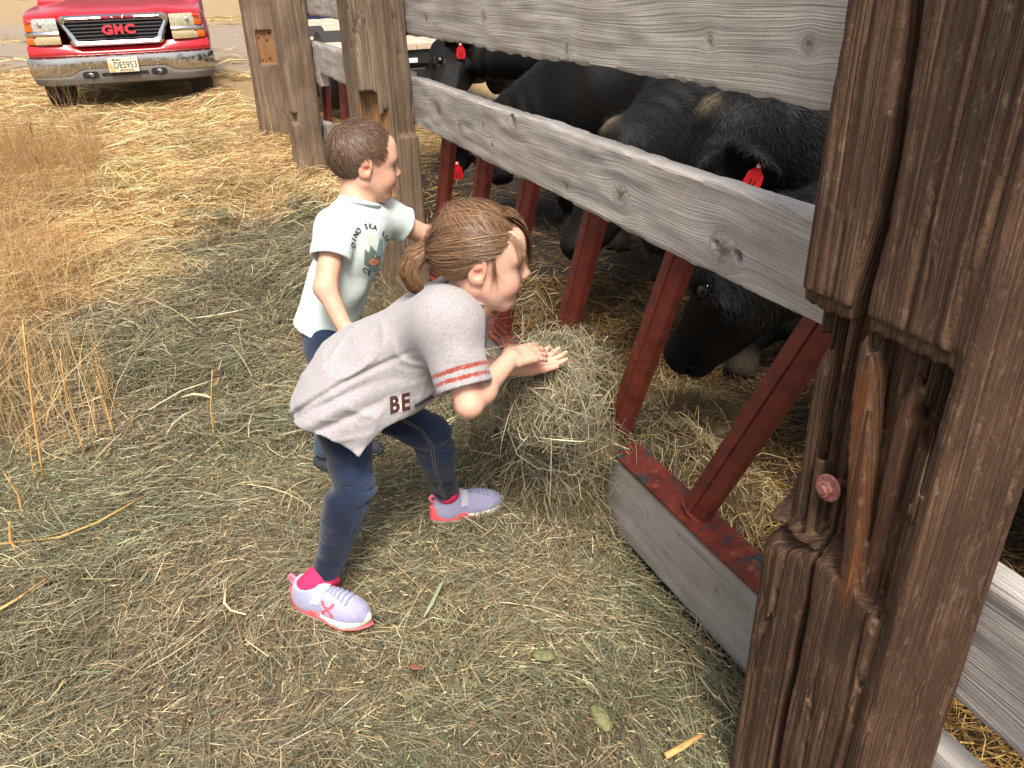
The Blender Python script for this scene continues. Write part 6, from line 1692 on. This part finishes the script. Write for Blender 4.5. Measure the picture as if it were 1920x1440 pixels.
# ------------------------------------------------------------------ flatbed trailer inside the pen
FB = thing('flatbed_trailer', 'flatbed trailer with pale plank deck standing beyond the cattle', 'trailer', W(9.5, 2.6, .2), )
fs0, fs1, fn0, fn1, fz = 7.35, 13.0, 1.55, 3.75, .89
for i in range(9):
    a = fn0 + (fn1 - fn0) * i / 9; b = fn0 + (fn1 - fn0) * (i + 1) / 9 - .008
    ca, cb = W(fs0 + .02 * (i % 3), (a+b)/2, fz), None
    def fr(s, n, z, a=a, b=b): return FD * (fs0 + (s)[:, None] * 1.0) + FN * (a + (z - 0)[:, None]) + UZ * (fz - n[:, None])
    plank('deck_plank', .01 * (i % 4), fs1 - fs0 - .012 * (i % 3), 0, b - a, 0, .045, m_deck, FB, step=.06, seed=30 + i, warp=.02, frame=lambda s, n, z, a=a: FD * (fs0 + s)[:, None] + FN * (a + z)[:, None] + UZ * (fz - n)[:, None])
m_steel_b = simple('black_steel_frame', (.02, .02, .022), .55, .3)
mb = MB(); fb = lambda s0, s1, n0, n1, z0, z1, bv=.006: mb.frame_box(W((s0+s1)/2, (n0+n1)/2, (z0+z1)/2), FD, FN, UZ, (s1-s0)/2, (n1-n0)/2, (z1-z0)/2, bv)
fb(fs0 + .05, fs1, fn0 + .05, fn0 + .13, fz - .2, fz - .048); fb(fs0 + .05, fs1, fn1 - .13, fn1 - .05, fz - .2, fz - .048); fb(fs0 + .05, fs0 + .13, fn0 + .13, fn1 - .13, fz - .17, fz - .048); fb(fs1 - .1, fs1, fn0 + .13, fn1 - .13, fz - .17, fz - .048)
fb(fs0 + .1, fs1, 2.3, 2.42, fz - .3, fz - .17); fb(fs0 + .1, fs1, 2.9, 3.02, fz - .3, fz - .17)
mb.build('frame', m_steel_b, FB)
mb = MB(); fb(fs0 + .03, fs0 + .045, 1.62, 2.28, fz - .155, fz - .115, .003); mb.build('reflective_strip', simple('white_reflector', srgb(226, 224, 220), .4), FB)
mb = MB(); fb(fs0 + .02, fs0 + .05, 1.75, 2.35, fz - .56, fz - .2, .01); mb.build('mud_flap', m_black_p, FB)
mb = MB(); fb(fs0 + .06, fs0 + .16, 2.48, 2.56, fz - .6, fz - .05, .01); mb.build('corner_stake', m_deck, FB)
for (s, n) in ((8.4, 1.72), (9.4, 1.72), (8.4, 3.55), (9.4, 3.55)):
    mb = MB(); mb.tube([W(s, n - .12, .62), W(s, n + .12, .62)], .36, 28); wh = mb.build('wheel', m_tyre, FB)
    mb = MB(); mb.tube([W(s, n - .13, .62), W(s, n + .13, .62)], .2, 20); mb.build('rim', m_rim, wh)
m_blue = simple('blue_paint', srgb(44, 72, 128), .35, 0, .1, 12, .5)
CB = thing('blue_truck', 'blue truck cab hardly visible over the trailer deck, beside the second post', 'truck', W(17.2, 4.0, .2))
mb = MB(); fb(16.2, 18.6, 2.9, 5.1, .45, 1.15, .06); mb.build('cab', m_blue, CB)
mb = MB(); fb(16.4, 18.2, 3.0, 5.0, 1.152, 1.95, .12); mb.build('cab_top', m_blue, CB)
mb = MB(); fb(16.37, 16.395, 3.15, 4.85, 1.22, 1.75, .01); mb.build('rear_window', m_glass, CB)
mb = MB(); fb(16.05, 16.19, 2.9, 5.1, .92, 1.0, .01); mb.build('bumper', m_chrome, CB)
for n in (3.0, 5.0):
    mb = MB(); mb.tube([W(17.6, n - .13, .60), W(17.6, n + .13, .60)], .4, 28); mb.build('wheel', m_tyre, CB)
def unit_rows(a): return a / (np.linalg.norm(a, axis=1, keepdims=True) + 1e-9)
# ------------------------------------------------------------------ hay heap pushed against the bars
def heap(name, label, blobs, nb, Lm, pal, pp, core_col, extra=None):
    def F(Q):
        d = None
        for (c, r) in blobs:
            e = s_ell(Q, c, r); d = e if d is None else smin(d, e, .08)
        return d + .040 * vnoise(Q * 8, 71) + .018 * vnoise(Q * 22, 72)
    lo = np.min([np.array(c) - np.array(r) for c, r in blobs], 0) - .08; hi = np.max([np.array(c) + np.array(r) for c, r in blobs], 0) + .08; lo[2] = max(lo[2], -.1)
    V, Q = sdf_mesh(F, lo, hi, .014, 6, 1.6)
    P = FD * V[:, :1] + FN * V[:, 1:2] + UZ * V[:, 2:3]
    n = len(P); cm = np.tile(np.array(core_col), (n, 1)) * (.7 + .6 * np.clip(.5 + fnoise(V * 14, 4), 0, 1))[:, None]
    me = new_mesh(name + '_core', P, Q, m_blade, True, cm)
    nr = np.empty(n * 3, np.float32); me.vertices.foreach_get('normal', nr); nr = nr.reshape(-1, 3)
    if extra is None: nr = nr
    i = rng.integers(0, n, nb); b = P[i] + rng.normal(0, .012, (nb, 3)); nn = nr[i]
    az = rng.normal(0, 1, (nb, 3)); az -= nn * (az * nn).sum(1, keepdims=True) * rng.uniform(.6, 1.0, (nb, 1)); az[:, 2] -= .25; az /= np.linalg.norm(az, axis=1, keepdims=True)
    L = np.clip(rng.lognormal(math.log(Lm), .5, nb), .03, .36); seg = 4; t = np.linspace(0, 1, seg + 1)[None, :, None]
    cv = rng.normal(0, 1, (nb, 1, 3)) * (L * .22)[:, None, None]
    pts = b[:, None] + az[:, None] * ((t - .5) * L[:, None, None]) + cv * (4 * t * (1 - t)) + nn[:, None] * rng.uniform(.0, .022, (nb, 1, 1)) - UZ * (((t - .4) ** 2) * (L * .5)[:, None, None])
    pts[..., 2] = np.maximum(pts[..., 2], gh(pts[..., 0], pts[..., 1]) + .002)
    cols = pal[rng.choice(len(pal), nb, p=pp)] * rng.uniform(.85, 1.4, (nb, 1))
    v, q, c = ribbon_strands(pts, rng.uniform(.0011, .0026, nb), cols, (.8, 1, 1, .3), P.mean(0))
    ns_ = 420; i2 = rng.integers(0, n, ns_); b2 = P[i2]; n2 = nr[i2]; d2 = unit_rows(n2 * .5 + rng.normal(0, .8, (ns_, 3))); L2 = rng.uniform(.10, .30, ns_)[:, None, None]; t2 = np.linspace(0, 1, 7)[None, :, None]
    p2 = b2[:, None] + d2[:, None] * (t2 - .25) * L2 + rng.normal(0, .28, (ns_, 1, 3)) * L2 * t2 * (1 - t2) * 2 - UZ * t2 ** 2 * L2 * rng.uniform(.2, .8, (ns_, 1, 1)); p2[..., 2] = np.maximum(p2[..., 2], gh(p2[..., 0], p2[..., 1]) + .003)
    v2, q2, c2 = ribbon_strands(p2, rng.uniform(.0012, .0026, ns_), pal[rng.choice(len(pal), ns_, p=pp)] * rng.uniform(1.0, 1.5, (ns_, 1)), (.8, 1, 1, .4), P.mean(0))
    VV, QQ, CC = merge([(P, Q, cm), (v, q, c), (v2, q2, c2)])
    o = obj(name, new_mesh(name, VV, QQ, m_blade, True, CC)); bpy.data.meshes.remove(me)
    return tag(o, label, None, None, 'stuff')
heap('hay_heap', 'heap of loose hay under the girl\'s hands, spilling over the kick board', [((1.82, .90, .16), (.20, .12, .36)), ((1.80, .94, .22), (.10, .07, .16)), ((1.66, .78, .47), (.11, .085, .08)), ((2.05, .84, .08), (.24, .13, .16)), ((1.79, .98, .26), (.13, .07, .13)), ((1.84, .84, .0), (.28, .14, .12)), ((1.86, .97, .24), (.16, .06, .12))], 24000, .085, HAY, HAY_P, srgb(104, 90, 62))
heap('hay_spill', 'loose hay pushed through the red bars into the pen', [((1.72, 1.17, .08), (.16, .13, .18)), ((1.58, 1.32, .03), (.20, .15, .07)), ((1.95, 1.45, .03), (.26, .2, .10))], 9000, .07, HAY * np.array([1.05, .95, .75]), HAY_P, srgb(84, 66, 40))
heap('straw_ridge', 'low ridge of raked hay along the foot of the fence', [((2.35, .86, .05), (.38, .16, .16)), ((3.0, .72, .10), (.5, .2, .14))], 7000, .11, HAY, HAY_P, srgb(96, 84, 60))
# single wisps hanging from the bars by the girl's face
ws = []
for i in range(70):
    a = atn(1000 + rng.normal(0, 14), 560 + rng.normal(0, 28), .97 + rng.normal(0, .03)); e = a + np.array([rng.normal(0, .06), rng.normal(0, .05), -abs(rng.normal(.07, .04))]); m_ = (a + e) / 2 + rng.normal(0, .02, 3)
    t = np.linspace(0, 1, 7)[:, None]; ws.append((1-t)**2*a + 2*t*(1-t)*m_ + t*t*e)
a, m_, e = atn(1000, 535, .95), atn(1040, 600, .95), atn(1062, 650, .93); t = np.linspace(0, 1, 7)[:, None]; ws.append((1-t)**2*a + 2*t*(1-t)*m_ + t*t*e)
v, q, c = ribbon_strands(np.array(ws), rng.uniform(.001, .0022, len(ws)), pick(HAY, HAY_P, len(ws)) * 1.2, (.8, 1, 1, .4), W(2, .5, .5))
tag(obj('hay_wisp', new_mesh('hay_wisp', v, q, m_blade, True, c)), 'thin wisps of hay caught on the red bars beside the girl\'s face', None, None, 'stuff')

# ------------------------------------------------------------------ standing dry weeds on the left
def weeds(name, label, n, box, keep, h0, h1, wd, pal, lean=.25):
    y = box[2] + (box[3] - box[2]) * rng.random(n) ** .9; x = rng.uniform(box[0], box[1], n) + (box[4] * (y - box[2]) if len(box) > 4 else 0); k = keep(x, y); x, y = x[k], y[k]; n = len(x)
    h = rng.uniform(h0, h1, n) * (.5 + .8 * clump(x, y, 4, 93)); az = rng.uniform(0, 6.28, n); ln = np.abs(rng.normal(0, lean, n))
    t = np.linspace(0, 1, 5)[None, :]; z0 = gh(x, y)
    bend = (ln * h)[:, None] * t ** 2 + (rng.normal(0, .02, n))[:, None] * np.sin(t * 5)
    P = np.stack([x[:, None] + np.cos(az)[:, None] * bend, y[:, None] + np.sin(az)[:, None] * bend, z0[:, None] + h[:, None] * t * np.cos(ln)[:, None]], -1)
    cols = pal[rng.integers(0, len(pal), n)] * rng.uniform(.7, 1.2, (n, 1))
    C0 = np.array([0, 0, CAM_H]); v, q, c = ribbon_strands(P, rng.uniform(wd * .5, wd * 1.3, n), cols, (1, .9, .7, .2), np.array([0, 6, 0]))
    return tag(obj(name, new_mesh(name, v, q, m_blade, True, c)), label, None, None, 'stuff')
WEED = np.array([srgb(*c) for c in ((230,194,136),(216,176,118),(240,210,158),(198,154,102),(220,184,136),(172,132,90))])
def wk(a, b):
    edge = -1.47 - .43 * (b - 2.2) + .35 * vnoise(np.stack([a * 0, b * 1.7, a * 0], -1), 5)
    return (a < edge + rng.normal(0, .12, len(a))) & in_view(a, b, gh(a, b) + .1, .12)
weeds('dry_grass', 'tall dry golden grass standing along the left edge of the photo', 12500, (-2.5, -1.35, 2.3, 6.6, -.44), wk, .16, .50, .0026, WEED, .42)
def pk(a, b):
    s, n = SN(np.stack([a, b], -1)); return (np.abs(n - .62 + .1 * vnoise(np.stack([a*2, b*2, a*0], -1), 3)) < .32) & (s > 4.3) & (s < 7.2) & (rng.random(len(a)) < .4)
weeds('dry_grass', 'dry weeds growing round the feet of the two far posts', 9000, (-4.5, 1.0, 3.5, 8.5), pk, .10, .36, .003, WEED, .5)
m_stalk = simple('dry_stalk', srgb(208, 162, 98), .7, 0, .22, 40, 0, .002); m_stalk2 = simple('red_brown_stalk', srgb(164, 116, 72), .75, 0, .25, 40)
def ground_at(px, py):
    d = _R * (px - 960) / F_PX - _U * (py - 720) / F_PX + _fw; C0 = np.array([0, 0, CAM_H]); t = .6
    for _ in range(60):
        p = C0 + d * t; e = p[2] - gz(p); t += e / max(.2, -d[2]) * .8
    return C0 + d * t
STK = 'dry weed stalks standing on the left'
def stalk(label, base, top, r, m_, twigs=2, mat2=None):
    b = ground_at(*base); Zb = float((b - np.array([0, 0, CAM_H])) @ _fw); d = _R * (top[0] - 960) / F_PX - _U * (top[1] - 720) / F_PX + _fw; C0 = np.array([0, 0, CAM_H])
    # the tip stands above its foot, a little off the vertical
    tz = ((b - C0)[:2] @ d[:2]) / (d[:2] @ d[:2]); tpnt = C0 + d * tz
    t_ = thing('dry_stalk', label, 'dry stalk', b, STK); mid_ = (b + tpnt) / 2 + rng.normal(0, .008, 3); H = np.linalg.norm(tpnt - b)
    mb = MB(); mb.tube([b - UZ * .02, b * .66 + mid_ * .34, mid_, tpnt * .6 + mid_ * .4, tpnt], [r * .9, r * .8, r * .7, r * .55, r * .35], 7); mb.build('stem', m_, t_, True)
    for i in range(twigs):
        f = rng.uniform(.35, .9); p = b + (tpnt - b) * f; e = p + np.array([rng.normal(0, .3), rng.normal(0, .3), .7]) * H * rng.uniform(.12, .3)
        mb = MB(); mb.tube([p, (p + e) / 2 + rng.normal(0, .006, 3), e], [r * .5, r * .4, r * .2], 5); mb.build('twig', m_, t_, True)
stalk('tall golden stalk, split at the tip, nearest the left edge', (82, 905), (42, 600), .0048, m_stalk, 1)
stalk('slim golden stalk right of the tallest one, leaning left', (163, 858), (112, 655), .0032, m_stalk, 2)
stalk('golden broken stalk leaning left above the bare hay, left of centre', (214, 818), (181, 705), .0042, m_stalk, 2)
stalk('forked golden stalk standing alone left of the girl', (403, 832), (398, 692), .0036, m_stalk, 2)
stalk('short thick cut stub at the lower left edge', (42, 1052), (18, 978), .0062, m_stalk, 0)
stalk('short cut stub above the lowest one at the left edge', (42, 965), (8, 888), .0045, m_stalk, 0)
stalk('red brown weed stalk in the middle distance', (188, 442), (150, 285), .0045, m_stalk2, 5)
stalk('red brown weed stalk at the far left', (86, 372), (52, 218), .006, m_stalk2, 5)
stalk('thin stalk leaning right out of the long grass', (172, 545), (196, 455), .003, m_stalk, 3)
stalk('small upright stub between the two taller stalks', (66, 898), (54, 815), .003, m_stalk, 0)
# pieces lying on the hay
m_husk = simple('pale_husk', srgb(226, 204, 158), .8, 0, .12, 50, 0, .002); m_clod = simple('olive_clod', srgb(122, 121, 82), .95, 0, .35, 90, 0, .006); m_leaf = simple('grey_green_leaf', srgb(150, 158, 126), .6, 0, .12, 60)
def lying(name, label, cat, pts, rad, m_, flat=.4, group=None, lift=.03):
    P = []
    for (x, y) in pts: p = ground_at(x, y); p[2] = gz(p) + lift; P.append(p)
    n = len(P); mb = MB()
    V = []; F = []; k = 8
    for i, p in enumerate(P):
        t = unit(P[min(i+1, n-1)] - P[max(i-1, 0)]); s_ = unit(np.cross(t, UZ)); u_ = np.cross(s_, t)
        for j in range(k):
            a = 2*math.pi*j/k; V.append(p + s_ * math.cos(a) * rad[i] + u_ * math.sin(a) * rad[i] * flat)
    for i in range(n - 1):
        for j in range(k): F.append((i*k+j, i*k+(j+1) % k, (i+1)*k+(j+1) % k, (i+1)*k+j))
    F.append(tuple(range(k))[::-1]); F.append(tuple(range((n-1)*k, n*k))); mb.add(V, F); o = mb.build(name, m_, None, True)
    return tag(o, label, cat, group)
LOOSE = 'loose pieces lying on the hay'
lying('straw_stem', 'thick cut straw stem lying at the lower edge, left of the near post', 'straw stem', [(1246, 1436), (1275, 1420), (1312, 1396)], [.0075, .007, .006], m_stalk, .8, LOOSE)
lying('dung_clod', 'olive oblong clod on the hay near the bottom edge', 'clod', [(1110, 1342), (1116, 1350), (1128, 1370), (1138, 1386), (1140, 1392)], [.004, .017, .019, .014, .004], m_clod, .6, LOOSE, .035)
lying('dung_clod', 'flat olive clod half buried right of the girl\'s near shoe', 'clod', [(998, 1240), (1008, 1243), (1030, 1246), (1040, 1248)], [.005, .018, .018, .005], m_clod, .4, LOOSE, .028)
lying('dry_husk', 'pale curled husk beside the lone forked stalk', 'husk', [(345, 766), (368, 760), (385, 762), (402, 768)], [.002, .008, .007, .002], m_husk, .3, LOOSE, .05)
lying('dry_husk', 'long pale husk lying on the golden straw before the truck', 'husk', [(200, 288), (226, 281), (245, 274), (280, 262)], [.006, .026, .022, .006], m_husk, .3, LOOSE, .05)
lying('dry_leaf', 'grey green folded leaf blade on the hay in the lower middle', 'leaf', [(798, 1185), (812, 1160), (828, 1125), (836, 1112)], [.0015, .0055, .005, .0015], m_leaf, .25, LOOSE, .05)
lying('loose_straw', 'pale bent stem near the lower left of the near shoe', 'stem', [(430, 1128), (428, 1158), (440, 1172), (468, 1180)], [.003, .0035, .003, .002], m_husk, .6, LOOSE, .05)
lying('loose_straw', 'long straight golden stem lying at the left edge', 'stem', [(0, 1042), (120, 1028), (190, 1000), (268, 955)], [.003, .0035, .0035, .003], m_stalk, .8, LOOSE, .04)
lying('loose_straw', 'golden stem lying at the lower left edge', 'stem', [(0, 1170), (40, 1146), (98, 1104)], [.0045, .004, .003], m_stalk, .8, LOOSE, .04)
lying('brown_leaf', 'small rust brown dead leaf in the hay below the girl', 'leaf', [(768, 1276), (780, 1279), (796, 1283)], [.003, .010, .003], simple('rust_leaf', srgb(122, 82, 62), .8), .25, LOOSE, .05)
